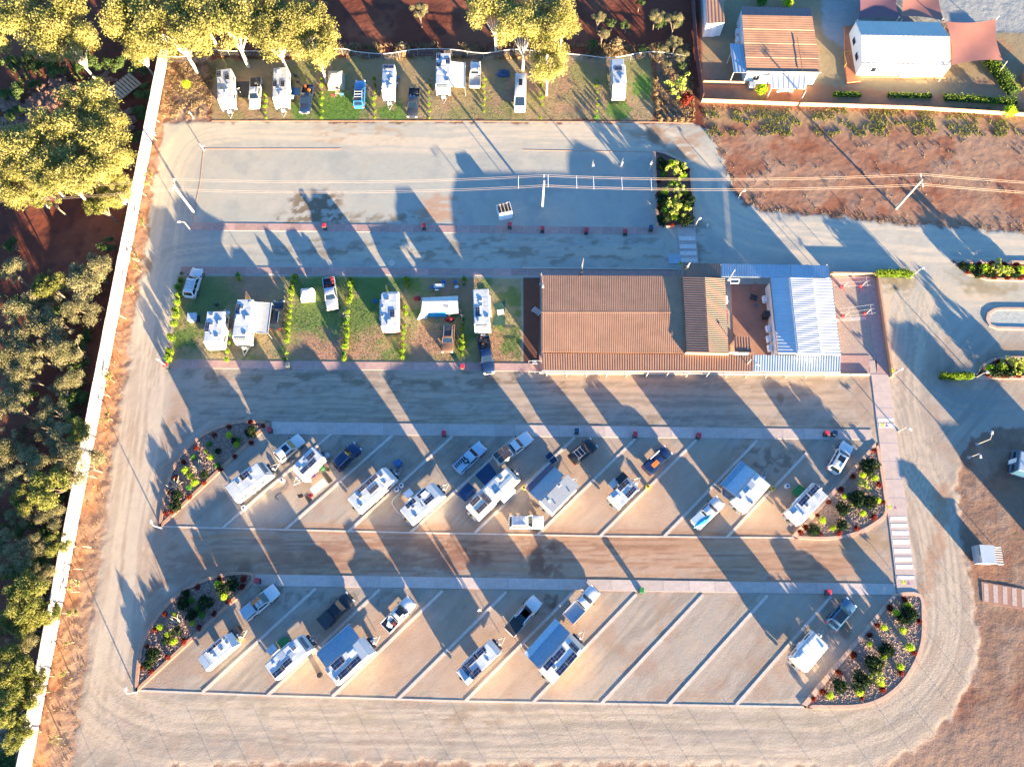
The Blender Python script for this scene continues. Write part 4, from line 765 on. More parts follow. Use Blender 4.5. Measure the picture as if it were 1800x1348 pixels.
for k in range(5): MB().tube((-2.45+k*1.1, -1.1, 1.74), (-2.3+k*1.1, .48, 2.25), .035, 5).tube((-2.3+k*1.1, .48, 2.25), (-2.4+k*1.1, 1.45, 1.76), .035, 5).build('roof_rib', MT['awng'], t)
MB().box((1.3, -.1, 2.16), (.7, 1.1, .05), ry=0).build('roof_window', MT['awng'], t); MB().quad((-2.6, -1.1, 1.7), (-3.3, -1.5, 0), (-1.8, -1.3, 0), (-1.5, -1.05, 1.72)).build('side_flap', MT['tent'], t)
for x in (1.5, 2.6): wheel(t, x, -.95, .35, .8)
heap(733, 525, .6, .4, .5, 'redcloth', 'small red cloth bundle at the left end of the tent camper', 'cloth_bundle', 'cloth'); heap(791, 562, .8, .4, .5, 'redcloth', 'red and tan bags between the tent camper and bronze wagon', 'bag_heap', 'bags', 3)
def bike(px, py, rz, label, m='red'):
    t = thing('bicycle', label, 'bicycle', at(px, py), R(rz))
    for x in (-.52, .52):
        w_ = MB(); 
        for k in range(10):
            a, b = 2*math.pi*k/10, 2*math.pi*(k+1)/10; w_.tube((x+.34*math.cos(a), 0, .34+.34*math.sin(a)), (x+.34*math.cos(b), 0, .34+.34*math.sin(b)), .025, 4)
        w_.build('wheel', MT['tyre'], t)
    MB().tube((-.52, 0, .34), (-.15, 0, .85), .025).tube((-.15, 0, .85), (.4, 0, .85), .025).tube((.4, 0, .85), (.52, 0, .34), .025).tube((-.1, 0, .35), (.38, 0, .8), .025).build('frame', MT[m], t)
    MB().tube((.38, -.28, 1.0), (.38, .28, 1.0), .02).build('handlebar', MT['steel'], t); MB().box((-.18, 0, .95), (.26, .13, .06)).build('saddle', MT['plastic'], t)
bike(810, 553, 85, 'upper bicycle leaning at the hedge beside the tent camper', 'timberp'); bike(812, 563, 80, 'lower bicycle leaning at the hedge beside the tent camper', 'white'); bike(607, 552, 60, 'white bicycle against the hedge below the silver ute', 'white'); bike(610, 560, 20, 'tan bicycle fallen at the hedge below the silver ute', 'timberp')
bike(424, 166, 120, 'white bicycle leaning between the far left caravan and white ute', 'white'); bike(1196, 0, 40, 'bicycle outside', 'white') if False else None
bike(702, 823, 60, 'bicycle on the hitch rack of the long caravan with the red topped bottle', 'bluecloth'); bike(1352, 862, 30, 'bicycle beside the hitch of the broad caravan', 'yellow')
# portable solar panel on the kerb, satellite dishes, hoses
t = thing('portable_solar_panel', 'folding solar panel propped on the kerb by the maroon striped awning', 'solar panel', at(969, 806), R(-50))
for x in (-.42, .42): q = MB().box((x, 0, .35), (.78, 1.1, .04), ry=0).build('solar_panel', MT['solar'], t); fr = MB().box((x-.39, 0, .36), (.04, 1.14, .06)).box((x+.39, 0, .36), (.04, 1.14, .06)).box((x, .56, .36), (.82, .04, .06)).box((x, -.56, .36), (.82, .04, .06)).build('panel_frame', MT['steel'], q)
for x in (-.8, .8): MB().tube((x, -.3, 0), (x, -.3, .35), .02).build('leg', MT['steel'], t)
def hose(pts, m, label, r=.04): 
    c_ = curve(wp(pts), 4); mb = MB()
    for a, b in zip(c_[:-1], c_[1:]): mb.tube((*a, .06), (*b, .06), r, 5)
    tag(mb.build('hose', MT[m], None), label, 'hose')
hose([(710, 905), (700, 901), (690, 886), (692, 877), (702, 868), (706, 858)], 'ac', 'white hose curling left of the open rear caravan'); hose([(508, 850), (500, 862), (488, 868), (484, 874), (490, 878)], 'plastic', 'dark hose below the white wagon hitch'); hose([(1308, 892), (1292, 882), (1288, 892), (1300, 903)], 'ac', 'white hose curled below the broad caravan'); hose([(946, 889), (935, 884), (942, 892), (950, 893)], 'plastic', 'dark cable loop beside the canvas topped camper')
for q, lab in (((497, 845), 'round white drum on the kerb right of the far left caravan'), ((706, 854), 'round white drum beside the hose'), ((1382, 855), 'white jug beside the kerb'), ((921, 858), 'tan cooler on the kerb left of the canvas topped camper'), ((1138, 856), 'yellow water can on the kerb right of the short caravan'), ((430, 893), 'black and white camp toilet on the kerb below the first caravan'), ((563, 1186), 'black satellite dish left of the blue awning caravan'), ((698, 861), 'orange water can beside the round white drum'), ((1357, 859), 'yellow funnel beside the broad caravan hitch'), ((654, 1124), 'blue drum at the hitch of the blue awning caravan')):
    x, y, _ = at(*q); t = thing('drum', lab, 'container', (x, y, 0)); m = 'ac' if 'white' in lab else 'yellow' if 'yellow' in lab or 'tan' in lab else 'orange' if 'orange' in lab else 'bluecloth' if 'blue drum' in lab else 'plastic'
    MB().tube((0, 0, 0), (0, 0, .55), .33, 10).build('drum_body', MT[m], t, smooth=40); MB().tube((0, 0, .55), (0, 0, .62), .16, 8).build('drum_cap', MT['plastic'], t)
# person walking in the empty bay
def person(px, py, rz, label):
    t = thing('person', label, 'person', at(px, py), R(rz))
    me = bpy.data.meshes.new('body'); v = [(0, 0, .95), (0, 0, 1.2), (0, 0, 1.42), (0, 0, 1.52), (.02, 0, 1.66), (0, .1, .9), (.12, .1, .5), (.02, .1, .06), (.14, .1, .03), (0, -.1, .9), (-.1, -.1, .5), (-.25, -.1, .1), (-.13, -.1, .05), (0, .2, 1.4), (-.05, .27, 1.12), (.08, .28, .9), (0, -.2, 1.4), (.05, -.27, 1.12), (.2, -.27, .92)]
    e = [(0, 1), (1, 2), (2, 3), (3, 4), (0, 5), (5, 6), (6, 7), (7, 8), (0, 9), (9, 10), (10, 11), (11, 12), (2, 13), (13, 14), (14, 15), (2, 16), (16, 17), (17, 18)]
    me.from_pydata(v, e, []); me.materials.append(MT['skin']); o = link('body', me, t); o.modifiers.new('skin', 'SKIN'); ss = me.skin_vertices[0].data
    for i, r_ in enumerate((.15, .13, .15, .06, .11, .1, .07, .05, .05, .1, .07, .05, .05, .07, .05, .035, .07, .05, .035)): ss[i].radius = (r_, r_)
    ss[0].use_root = True; o.modifiers.new('sub', 'SUBSURF').levels = 1
    MB().box((0, 0, 1.2), (.3, .42, .55), tx=.85).build('shirt', MT['shirt'], t, bevel=.06); MB().box((0, 0, .85), (.3, .38, .3)).build('shorts', MT['navy'], t, bevel=.05); MB().tube((.01, 0, 1.72), (.01, 0, 1.8), .12, 10, .08).build('hat', MT['shirt'], t, smooth=40)
person(843, 1072, 120, 'person in a white shirt and hat walking in the empty bay')

# ------------------------------------------------------------------ bins, lamps, poles, wires
def bin_(px, py, m, label, h=1.05):
    t = thing('wheelie_bin', label, 'bin', at(px, py), R(90+random.uniform(-8, 8)))
    MB().box((0, 0, h*.48), (.52, .5, h*.9), tx=1.14, ty=1.14).build('bin_body', MT['binbody'], t, bevel=.03); MB().box((.02, 0, h*.97), (.72, .66, .1), tx=.9, ty=.9).build('lid', MT[m], t, bevel=.03)
    MB().tube((-.34, -.28, h*.93), (-.34, .28, h*.93), .03).build('handle', MT['plastic'], t)
    for s in (-1, 1): MB().tube((-.28, s*.2, .12), (-.28, s*.28, .12), .12, 8).build('wheel', MT['tyre'], t)
for q in ((572, 402, 'red', 'red lidded bin on the top footpath, farthest left'), (746, 402, 'red', 'red lidded bin on the top footpath, second from the left'), (896, 400, 'red', 'red lidded bin on the top footpath nearest the slatted skip'), (953, 407, 'red', 'red lidded bin on the top footpath below the power pole'), (1030, 410, 'red', 'red lidded bin on the top footpath, second from its right end'), (1098, 412, 'red', 'red lidded bin on the top footpath next to the dark blue one'), (1143, 405, 'bluebin', 'dark blue bin by the corner of the top garden island'),
          (813, 648, 'red', 'red lidded bin at the foot of the hedge near the bronze wagon'), (296, 645, 'red', 'red lidded bin at the left end of the lower lawn footpath'), (508, 645, 'hatch', 'grey bin on the lower lawn footpath below the hedge'), (477, 758, 'red', 'pink red bin at the tip of the upper left garden bed'), (781, 764, 'red', 'red bin on the path above the upper bays, left one'), (1013, 760, 'bluebin', 'dark blue bin on the path above the upper bays'), (1115, 766, 'red', 'red bin on the path above the upper bays, middle one'), (1226, 768, 'red', 'red bin on the path above the upper bays, right one'), (1449, 764, 'red', 'red bin standing beside a blue bin above the last bay'), (1463, 764, 'bluebin', 'blue bin standing beside a red bin above the last bay'),
          (456, 1021, 'red', 'pink red bin at the left end of the lower bays path'), (1126, 1038, 'greenp', 'green topped black bin on the path above the empty lower bays'), (1452, 1041, 'red', 'red bin at the right end of the lower bays path')):
    bin_(*q)
def lamp(b, hd, h, label, arm=1.0, m='lampw', headw=.5):
    bx, by = G(*b); hx, hy = G(hd[0], hd[1], h); d = math.atan2(hy-by, hx-bx); L = min(2.2, max(.3, math.hypot(hx-bx, hy-by)))
    t = thing('street_lamp', label, 'lamp post', (bx, by, 0), d)
    MB().tube((0, 0, 0), (0, 0, h-.15), .08, 8, .05).build('pole', MT['pole'], t, smooth=40); MB().tube((0, 0, h-.2), (L, 0, h+.02), .045, 6).build('arm', MT['pole'], t)
    MB().box((L+headw*.3, 0, h+.03), (headw, .32, .12), tx=.85, ty=.8).build('lamp_head', MT[m], t, bevel=.03); MB().box((0, 0, .03), (.4, .4, .08)).build('base_plate', MT['steel'], t)
for q in (((337, 407), (316, 390), 2.9, 'street lamp at the left end of the top footpath'), ((358, 264), (355, 256), 2.0, 'slim lamp post at the top left corner of the empty lot'), ((296, 646), (279, 633), 2.8, 'street lamp at the left end of the lower lawn footpath'), ((284, 928), (266, 918), 2.7, 'street lamp at the lower tip of the upper left garden bed'), ((240, 1216), (221, 1213), 2.7, 'street lamp at the lower tip of the lower left garden bed'), ((1220, 402), (1228, 386), 2.5, 'street lamp at the bottom right corner of the top garden island'),
          ((1602, 487), (1620, 472), 2.6, 'street lamp at the right end of the short green hedge'), ((1564, 662), (1582, 650), 2.7, 'street lamp at the bottom right corner of the amenities yard'), ((1714, 664), (1731, 655), 2.2, 'street lamp at the left tip of the lower right garden bed'), ((1717, 781), (1744, 762), 3.3, 'upper of two street lamps at the edge of the red gravel'), ((1703, 804), (1723, 798), 2.6, 'lower of two street lamps at the edge of the red gravel'), ((1579, 758), (1598, 752), 2.6, 'street lamp on the walkway beside the upper bays'), ((1297, 350), (1307, 336), 2.0, 'short white lamp at the corner of the dry field'), ((1243, 402), (1245, 395), 1.6, 'small white unidentified object on the road right of the top island'),  # white object right of the top island is unidentified, shaped as a lamp
          ((1040, 297), (1043, 289), 2.5, 'short white lamp in the empty gravel lot'), ((1092, 292), (1094, 285), 2.2, 'faint short post lamp in the empty gravel lot'), ((1141, 300), (1145, 286), 2.8, 'thin white lamp at the left edge of the top garden island'), ((1303, 652), (1331, 640), 5, 'lamp post rising over the joint of the front verandah roofs'), ((1199, 491), (1206, 470), 5.5, 'black headed lamp post at the corner of the rear brown verandah'), ((1020, 484), (1023, 475), 5.5, 'black headed post behind the main brown roof'), ((950, 500), (955, 512), 4, 'small white lamp on the left end of the main building'), ((1276, 500), (1282, 490), 5, 'small lamp at the top left of the courtyard'), ((340, 208), (332, 197), 2.0, 'white lamp on the stony plot left of the top lawn'), ((272, 238), (278, 242), 3, 'thin white post beside the white fence near its top')):
    lamp(*q, m='plastic' if 'black headed' in q[3] else 'lampw')
poles = []
def power_pole(px, py, label, h=7.8, off=False):
    x, y = G(px, py) if not off else (px, py); t = thing('power_pole', label, 'power pole', (x, y, 0))
    MB().tube((0, 0, -.3), (0, 0, h), .2, 10, .14).build('pole', MT['pole'], t, smooth=40); MB().box((0, 0, h-.25), (.14, 2.3, .14)).build('crossarm', MT['timberp'], t)
    for k in (-1, -.72, .72, 1): MB().tube((0, k*1.05, h-.2), (0, k*1.05, h+.02), .06, 6).build('insulator', MT['ac'], t)
    poles.append((x, y, h))
lx, ly = G(342, 375); mx, my = G(952.8, 368.6); rx_, ry_ = G(1575.4, 366.6)
power_pole(-100, 61.5, 'pole outside', off=True) if False else poles.append((-112., 60.2, 7.8))
power_pole(342, 375, 'tall power pole at the left end of the empty gravel lot'); power_pole(952.8, 368.6, 'tall power pole in the middle of the empty gravel lot'); power_pole(1575.4, 366.6, 'tall power pole at the edge of the dry field')
poles.append((122., 61.0, 7.8))
wi = 0
for k in (-1, -.72, .72, 1):
    mb = MB()
    for (x0, y0, h0), (x1, y1, h1) in zip(poles[:-1], poles[1:]):
        N = 14; pr = None
        for i in range(N+1):
            t_ = i/N; p = (x0+(x1-x0)*t_, y0+(y1-y0)*t_+k*1.05, h0+.02-1.15*4*t_*(1-t_))
            if pr: mb.tube(pr, p, .013, 4)
            pr = p
    tag(mb.build('power_line', MT['wire']), {-1: 'overhead wire, lowest of the four in the photo', -.72: 'overhead wire, third from the top of the four', .72: 'overhead wire, second from the top of the four', 1: 'overhead wire, topmost of the four'}[k], 'wire')
for i, px in enumerate((911, 963, 1013, 1043, 1093, 1145)):
    x = G(px, 322, 7.0)[0]; (x0, y0, h0), (x1, y1, h1) = (poles[1], poles[2]) if px < 955 else (poles[2], poles[3]); t_ = (x-x0)/(x1-x0); z = 7.82-1.15*4*t_*(1-t_); y = y0+(y1-y0)*t_
    tag(MB().tube((x, y-1.1, z), (x, y+1.1, z), .04, 6).build('wire_spreader', MT['ac']), 'white spreader across the overhead wires, %s from the left' % nth(i), 'spreader', 'wire spreaders near the middle pole')
# slatted skip cages
def cage(px, py, rz, label, w_, d_, side, h=2.0, slat_out=0):
    t = thing('skip_cage', label, 'skip bin', at(px, py), R(rz))
    for s in (-1, 1): MB().box((0, s*d_/2, h*.45), (w_, .08, h*.9)).build('side_panel', MT[side], t)
    for s in (-1, 1): MB().box((s*w_/2, 0, h*.45), (.08, d_-.08, h*.9)).build('end_panel', MT[side], t)
    MB().box((0, 0, .15), (w_-.1, d_-.1, .2)).build('floor', MT['plastic'], t)
    return t
t = cage(887, 376, 14, 'white skip with a dark slatted lid in the shaded gravel lot', 2.1, 2.0, 'ac', 1.7)
for k in range(7): MB().box((-.85+k*.28, .15, 1.62), (.14, 1.6, .06)).build('slat', MT['timberp' if k % 2 else 'plastic'], t)
MB().box((0, -.85, 1.6), (2.1, .3, .08)).build('lid_edge', MT['ac'], t)
t = cage(1722, 976, -3, 'pale blue shelter with white rails standing on the red gravel', 1.9, 2.3, 'roofz', 1.8); MB().slab([(-1, -1.2, 1.9), (1, -1.2, 1.75), (1, 1.2, 1.75), (-1, 1.2, 1.9)], .06).build('roof_panel', MT['roofz'], t)
for k in range(8): MB().box((1.7, -1.1+k*.31, 1.0), (1.4, .09, .08)).build('rail', MT['ac'], t)
for y in (-1.15, 1.1): MB().tube((2.35, y, 0), (2.35, y, 1.0), .05).build('post', MT['ac'], t)
# small pedestrian signs
for q in ((1548, 750, 'small lime and lilac sign at the upper walkway stripes'), (1562, 893, 'small lime and lilac sign at the middle of the walkway'), (1585, 1024, 'small lime and lilac sign at the lower end of the walkway'), (1566, 655, 'small lime and blue sign at the yard gate'), (1196, 468, 'small lime sign at the corner of the rear verandah')):
    t = thing('path_sign', q[2], 'sign', at(q[0], q[1])); MB().tube((0, 0, 0), (0, 0, .9), .03).build('post', MT['steel'], t); MB().box((-.2, 0, .95), (.42, .5, .05), ry=.3).build('lime_plate', MT['greenp' if False else 'lime'], t); MB().add([(.15, -.25, .95), (.65, -.25, .9), (.4, .25, .95), (.15, -.25, 1.0), (.65, -.25, .95), (.4, .25, 1.0)], [(0, 2, 1), (3, 4, 5), (0, 1, 4, 3), (1, 2, 5, 4), (2, 0, 3, 5)]).build('lilac_plate', MT['purple'], t)
x, y, _ = at(688, 463); tag(MB().tube((0, 0, 0), (0, 0, .1), .55, 16).build('manhole_ring', MT['kerb'], None, loc=(x, y, 0)), 'round concrete manhole in the lane above the middle lawn', 'manhole')
q = MB().prism([(-1, -.8), (1, -.8), (1, .8), (-1, .8)], 0, .08); x, y, _ = at(1186, 456); tag(q.build('drain_cover', MT['roofz'], None, loc=(x, y, 0)), 'pale square drain cover left of the striped crossing', 'drain cover')
x, y, _ = at(887, 0)

# ------------------------------------------------------------------ fences
t = thing('boundary_fence', 'tall white sheet fence running down the left side', 'fence', (*FWL[6], 0))
ox, oy = FWL[6]; seg = []
for a, b in zip(FWL[:-1], FWL[1:]):
    L = math.hypot(b[0]-a[0], b[1]-a[1]); n = max(1, round(L/2.4))
    for i in range(n): seg.append((lerp(a, b, i/n), lerp(a, b, (i+1)/n)))
FH = 3.0
for a, b in seg:
    L = math.hypot(b[0]-a[0], b[1]-a[1]); an = math.atan2(b[1]-a[1], b[0]-a[0]); cx, cy = (a[0]+b[0])/2-ox, (a[1]+b[1])/2-oy
    mb = MB(); n = 10; vs = []
    for k in range(n+1):
        x = -L/2+.04+(L-.08)*k/n; y = .03 if k % 2 else -.03
        vs += [(x, y, 0), (x, y, FH)]
    mb.add(vs, [(2*k, 2*k+2, 2*k+3, 2*k+1) for k in range(n)]); mb.box((0, 0, FH+.02), (L, .1, .08)); mb.build('fence_panel', MT['fencew'], t, loc=(cx, cy, random.uniform(-.04, .04)), rz=an+random.uniform(-.012, .012))
    MB().box((0, 0, FH/2), (.09, .09, FH+.06)).build('fence_post', MT['fencew'], t, loc=(a[0]-ox, a[1]-oy, 0), rz=an)
RP = [(290, 100), (330, 99), (365, 88), (400, 90), (464, 90), (530, 89), (600, 86), (624, 91), (670, 95), (700, 92), (733, 87), (792, 87), (850, 94), (903, 87), (960, 92), (1023, 97), (1076, 102), (1144, 91), (1206, 99)]
RW = [G(px, py, 1.5) for px, py in RP]
t = thing('wire_fence', 'wire fence with a pale top rail behind the top lawn', 'fence', (*RW[0], 0)); mb = MB()
for a, b in zip(curve(RW, 3)[:-1], curve(RW, 3)[1:]): mb.tube((a[0]-RW[0][0], a[1]-RW[0][1], 1.5), (b[0]-RW[0][0], b[1]-RW[0][1], 1.5), .06, 6)
mb.build('top_rail', MT['lampw'], t)
for a, b in zip(RW[:-1], RW[1:]):
    n = max(1, round(math.hypot(b[0]-a[0], b[1]-a[1])/3))
    for i in range(n): p = lerp(a, b, i/n); MB().tube((p[0]-RW[0][0], p[1]-RW[0][1], -.1), (p[0]-RW[0][0], p[1]-RW[0][1], 1.5), .04, 5).build('fence_post', MT['steel'], t)
mb = MB()
for zz in (.3, .6, .9, 1.2):
    for a, b in zip(RW[:-1], RW[1:]): mb.tube((a[0]-RW[0][0], a[1]-RW[0][1], zz), (b[0]-RW[0][0], b[1]-RW[0][1], zz), .012, 3)
mb.build('wires', MT['steel'], t)
def plainfence(pts, h, m, name, label, step=2.4, th=.06):
    P = wp(pts); t = thing(name, label, 'fence', (*P[0], 0)); o = P[0]
    for a, b in zip(P[:-1], P[1:]):
        L = math.hypot(b[0]-a[0], b[1]-a[1]); n = max(1, round(L/step)); an = math.atan2(b[1]-a[1], b[0]-a[0])
        for i in range(n):
            c_ = lerp(a, b, (i+.5)/n); MB().box((0, 0, h/2), (L/n-.02, th, h)).build('fence_panel', MT[m], t, loc=(c_[0]-o[0], c_[1]-o[1], 0), rz=an)
            p = lerp(a, b, i/n); MB().box((0, 0, h/2), (.1, .12, h+.08)).build('fence_post', MT[m], t, loc=(p[0]-o[0], p[1]-o[1], 0), rz=an)
plainfence([(1214, -30), (1218, 40), (1222, 100), (1233, 178)], 1.9, 'roofmar', 'sheet_fence', 'dark sheet fence between the top lawn and the house plot')
plainfence([(1233, 180), (1410, 187), (1600, 193), (1800, 205), (1900, 210)], .9, 'wallt', 'garden_wall', 'low tan fence along the front of the house plots')
plainfence([(1236, 147), (1315, 149)], .7, 'timber', 'timber_edge', 'low timber edge beside the brown roofed house')
# thin post fence round the outside of the bottom road
P = wp([(1712, 1060), (1719, 1100), (1721, 1155), (1705, 1206), (1682, 1253), (1647, 1296), (1604, 1324), (1540, 1356), (1450, 1372), (1300, 1380), (1000, 1384), (700, 1388), (400, 1396), (200, 1420), (60, 1425)])
t = thing('post_fence', 'thin steel post fence round the outside of the bottom road', 'fence', (*P[0], 0)); mb = MB()
for a, b in zip(P[:-1], P[1:]):
    n = max(1, round(math.hypot(b[0]-a[0], b[1]-a[1])/4.6))
    for i in range(n): p = lerp(a, b, i/n); MB().tube((p[0]-P[0][0], p[1]-P[0][1], -.1), (p[0]-P[0][0], p[1]-P[0][1], 1.5), .022, 5).build('fence_post', MT['timber'], t)
    for zz in (.5, .9, 1.4): mb.tube((a[0]-P[0][0], a[1]-P[0][1], zz), (b[0]-P[0][0], b[1]-P[0][1], zz), .003, 3)
mb.build('wires', MT['steel'], t)

# ------------------------------------------------------------------ buildings
def ribbed(q, m, name, parent, pitch=.3, d=.05, o=(0, 0, 0), along='u', t=.05):
    """corrugated sheet over four 3D corners (a, b = first edge; c, d = opposite); ribs run from edge ab to edge dc"""
    q = [Vector(p)-Vector(o) for p in q]; nrm = (q[1]-q[0]).cross(q[3]-q[0]).normalized()
    if nrm.z < 0: nrm = -nrm
    if along == 'v': q = [q[1], q[2], q[3], q[0]]
    L = (q[1]-q[0]).length; n = max(2, int(L/pitch)); vs = []; fs = []; k = 0
    for i in range(n):
        for fr, hh in ((0, 0), (.45, 0), (.55, d), (.9, d)):
            u = min(1, (i+fr)/n); a = q[0].lerp(q[1], u)+nrm*hh; b = q[3].lerp(q[2], u)+nrm*hh; vs += [a, b]
    m_ = len(vs)//2; fs = [(2*i, 2*i+2, 2*i+3, 2*i+1) for i in range(m_-1)]
    a0 = len(vs); vs += [p-nrm*t for p in q]; fs += [(a0, a0+3, a0+2, a0+1), (a0, a0+1, m_*2-2, 0), (a0+3, 1, m_*2-1, a0+2), (a0, 0, 1, a0+3), (a0+1, a0+2, m_*2-1, m_*2-2)]
    return MB().add(vs, fs).build(name, m, parent)
def g3(px, py, z): x, y = G(px, py, z); return (x, y, z)
org = (*G(1215, 640), 0); am = thing('amenities_building', 'long amenities building with brown and white corrugated roofs and an open courtyard', 'building', org)
def rel(p): return (p[0]-org[0], p[1]-org[1], p[2]-org[2])
Z1, Z2, Z3 = 3.1, 3.3, 2.7
# main brown gable (ridge runs left to right)
r0, r1 = g3(952, 549, Z2), g3(1206, 549, Z2)
ribbed([g3(952, 484, Z1), g3(1204, 486, Z1), r1, r0], MT['roofb'], 'main_roof', am, .27, .022, org); ribbed([r0, r1, g3(1209, 621, Z1), g3(952, 619, Z1)], MT['roofb'], 'main_roof', am, .27, .022, org)
MB().tube(rel((r0[0], r0[1], Z2-.03)), rel((r1[0], r1[1], Z2-.03)), .07, 6).build('ridge_cap', MT['roofb'], am)
def wall(pts, z0, z1, m, name='wall', th=.14):
    P_ = [(p[0]-org[0], p[1]-org[1]) for p in pts]; mb = MB(); mb.strip(P_, th, z0, z1); return mb.build(name, MT[m], am)
def gz(L_, z): return [G(a, b, z) for a, b in L_]
wall(gz([(955, 487), (955, 617)], Z1), -.05, Z1-.12, 'wallw'); wall(gz([(955, 617), (1206, 618)], Z1), -.05, Z1-.12, 'wallt'); wall(gz([(955, 487), (1204, 488)], Z1), -.05, Z1-.12, 'wallt')
# gable end triangle
a, b, c_ = rel(g3(953.5, 485, Z1)), rel(g3(953.5, 619, Z1)), rel(r0); MB().add([a, b, (c_[0]+.1, c_[1], c_[2]-.06), (a[0]+.1, a[1], a[2]), (b[0]+.1, b[1], b[2])], [(0, 1, 2), (3, 2, 4)]).build('gable_end', MT['wallw'], am)
# front verandah
ribbed([g3(952, 621, Z1-.15), g3(1324, 624, Z1-.15), g3(1323, 653, Z3), g3(953, 650, Z3)], MT['roofd'], 'front_verandah_roof', am, .36, .045, org)
ribbed([g3(1325, 624, Z1-.15), g3(1478, 625, Z1-.15), g3(1477, 653, Z3), g3(1324, 653, Z3)], MT['roofz'], 'front_verandah_roof', am, .36, .045, org)
for i in range(16):
    px = 962+i*35.8; p = g3(px, 651+i*.2, Z3-.1)
    if px < 1478: MB().tube(rel((p[0], p[1], 0)), rel((p[0], p[1], Z3-.12)), .06, 6).build('verandah_post', MT['trim'], am)
    if px < 1470:
        q_ = (p[0]+.5, p[1]+.9, 0); MB().box(rel((p[0]+1.0, p[1]+.6, .45)), (1.1, .45, .06)).build('bench', MT['timberp'], am) if i % 3 == 1 else None
a, b = g3(953, 651.5, Z3-.05), g3(1477, 654, Z3-.05); MB().tube(rel(a), rel(b), .08, 6).build('gutter', MT['trim'], am)
# paving and low edge of the front verandah, path round the yard
def pave(pts, m, name='paving', z=.06):
    P_ = [(p[0]-org[0], p[1]-org[1]) for p in wp(pts)]; return MB().prism(P_, -.03, z).build(name, MT[m], am)
pave([(948, 622), (1528, 625), (1528, 655), (948, 652)], 'paver', z=.08); wall(wp([(948, 656), (1528, 659)]), -.05, .35, 'trim', 'edge_wall', .2)
pave([(952, 474), (1195, 475), (1195, 487), (952, 486)], 'paver', z=.07); wall(wp([(918, 471.5), (1190, 474)]), -.03, .2, 'trim', 'edge_wall', .14); pave([(1285, 500), (1360, 500), (1366, 625), (1290, 622)], 'court', z=.08)
# raised brown clerestory (ridge runs top to bottom)
Zc, Zd = 3.7, 4.15
A0, A1 = g3(1200, 485, Zc), g3(1207, 619, Zc); Bq0, Bq1 = g3(1239, 486, Zd), g3(1246, 620, Zd); C0, C1 = g3(1274, 488, Zc), g3(1281, 621, Zc)
ribbed([A0, Bq0, Bq1, A1], MT['roofd'], 'clerestory_roof', am, .36, .045, org, 'v'); ribbed([Bq0, C0, C1, Bq1], MT['roofd'], 'clerestory_roof', am, .3, .045, org, 'v')
for p0, p1 in ((A0, A1), (C0, C1), (A0, C0), (A1, C1)):
    s0, s1 = rel(p0), rel(p1); mb = MB().strip([(s0[0]+(.15 if p0 in (A0,) or p1 == A1 else -.15), s0[1]), (s1[0]+(.15 if p1 in (A1,) else -.15), s1[1])], .1, 0 if p0 == C0 and p1 == C1 else 2.9, Zc-.08); mb.build('clerestory_wall', MT['wallt'], am)
wall([G(1207, 621, 3.2), G(1281, 622, 3.2)], 2.9, 3.6, 'trim', 'clerestory_wall')
# rear verandah roofs
ribbed([g3(1200, 463, 2.9), g3(1267, 464, 2.9), g3(1267, 487, 3.2), g3(1200, 485, 3.2)], MT['roofd'], 'rear_verandah_roof', am, .36, .04, org)
ribbed([g3(1268, 464, 2.9), g3(1389, 465.5, 2.9), g3(1389, 488, 3.2), g3(1268, 487, 3.2)], MT['roofz'], 'rear_verandah_roof', am, .36, .04, org); ribbed([g3(1390, 465.5, 2.9), g3(1456, 467, 2.9), g3(1458, 489, 3.2), g3(1390, 488, 3.2)], MT['roofz'], 'rear_verandah_roof', am, .36, .04, org)
for px in (1202, 1235, 1267, 1300, 1330, 1360, 1390, 1420, 1454): p = g3(px, 465, 2.8); MB().tube(rel((p[0], p[1], 0)), rel((p[0], p[1], 2.8)), .06, 6).build('verandah_post', MT['trim'], am)
# white wing
Zw = 3.1
wall(gz([(1357, 492), (1369, 619)], Zw-.1), -.05, Zw-.12, 'wallw'); wall(gz([(1460, 490), (1476, 620)], Zw-.1), -.05, Zw-.12, 'wallt'); wall(gz([(1369, 622), (1476, 623)], Zw-.2), -.05, Zw-.15, 'trim')
ribbed([g3(1353, 488, Zw), g3(1391, 488, Zw+.45), g3(1405, 622, Zw+.45), g3(1367, 621, Zw)], MT['roofw'], 'white_roof', am, .5, .02, org, 'v'); ribbed([g3(1428, 489, Zw+.5), g3(1461, 490, Zw), g3(1478, 624, Zw), g3(1442, 623, Zw+.5)], MT['roofw'], 'white_roof', am, .5, .03, org, 'v')
D0, D1, E0, E1 = g3(1389, 486, 4.1), g3(1404, 620, 4.1), g3(1429, 487, 4.1), g3(1443, 622, 4.1)
ribbed([D0, E0, E1, D1], MT['roofw'], 'clerestory_roof', am, .36, .03, org, 'v')
for p0, p1 in ((D0, D1), (E0, E1), (D1, E1), (D0, E0)): s0, s1 = rel(p0), rel(p1); MB().strip([(s0[0], s0[1]), (s1[0], s1[1])], .08, 3.3, 4.0).build('clerestory_wall', MT['wallw'], am)
a, b = g3(1353, 488, Zw), g3(1367, 621, Zw); MB().tube(rel(a), rel(b), .09, 6).build('gutter', MT['roofb'], am)
MB().box(rel((*G(1279, 620, 3)[:2], 3.0)), (3, .2, .3)).build('beam', MT['trim'], am)
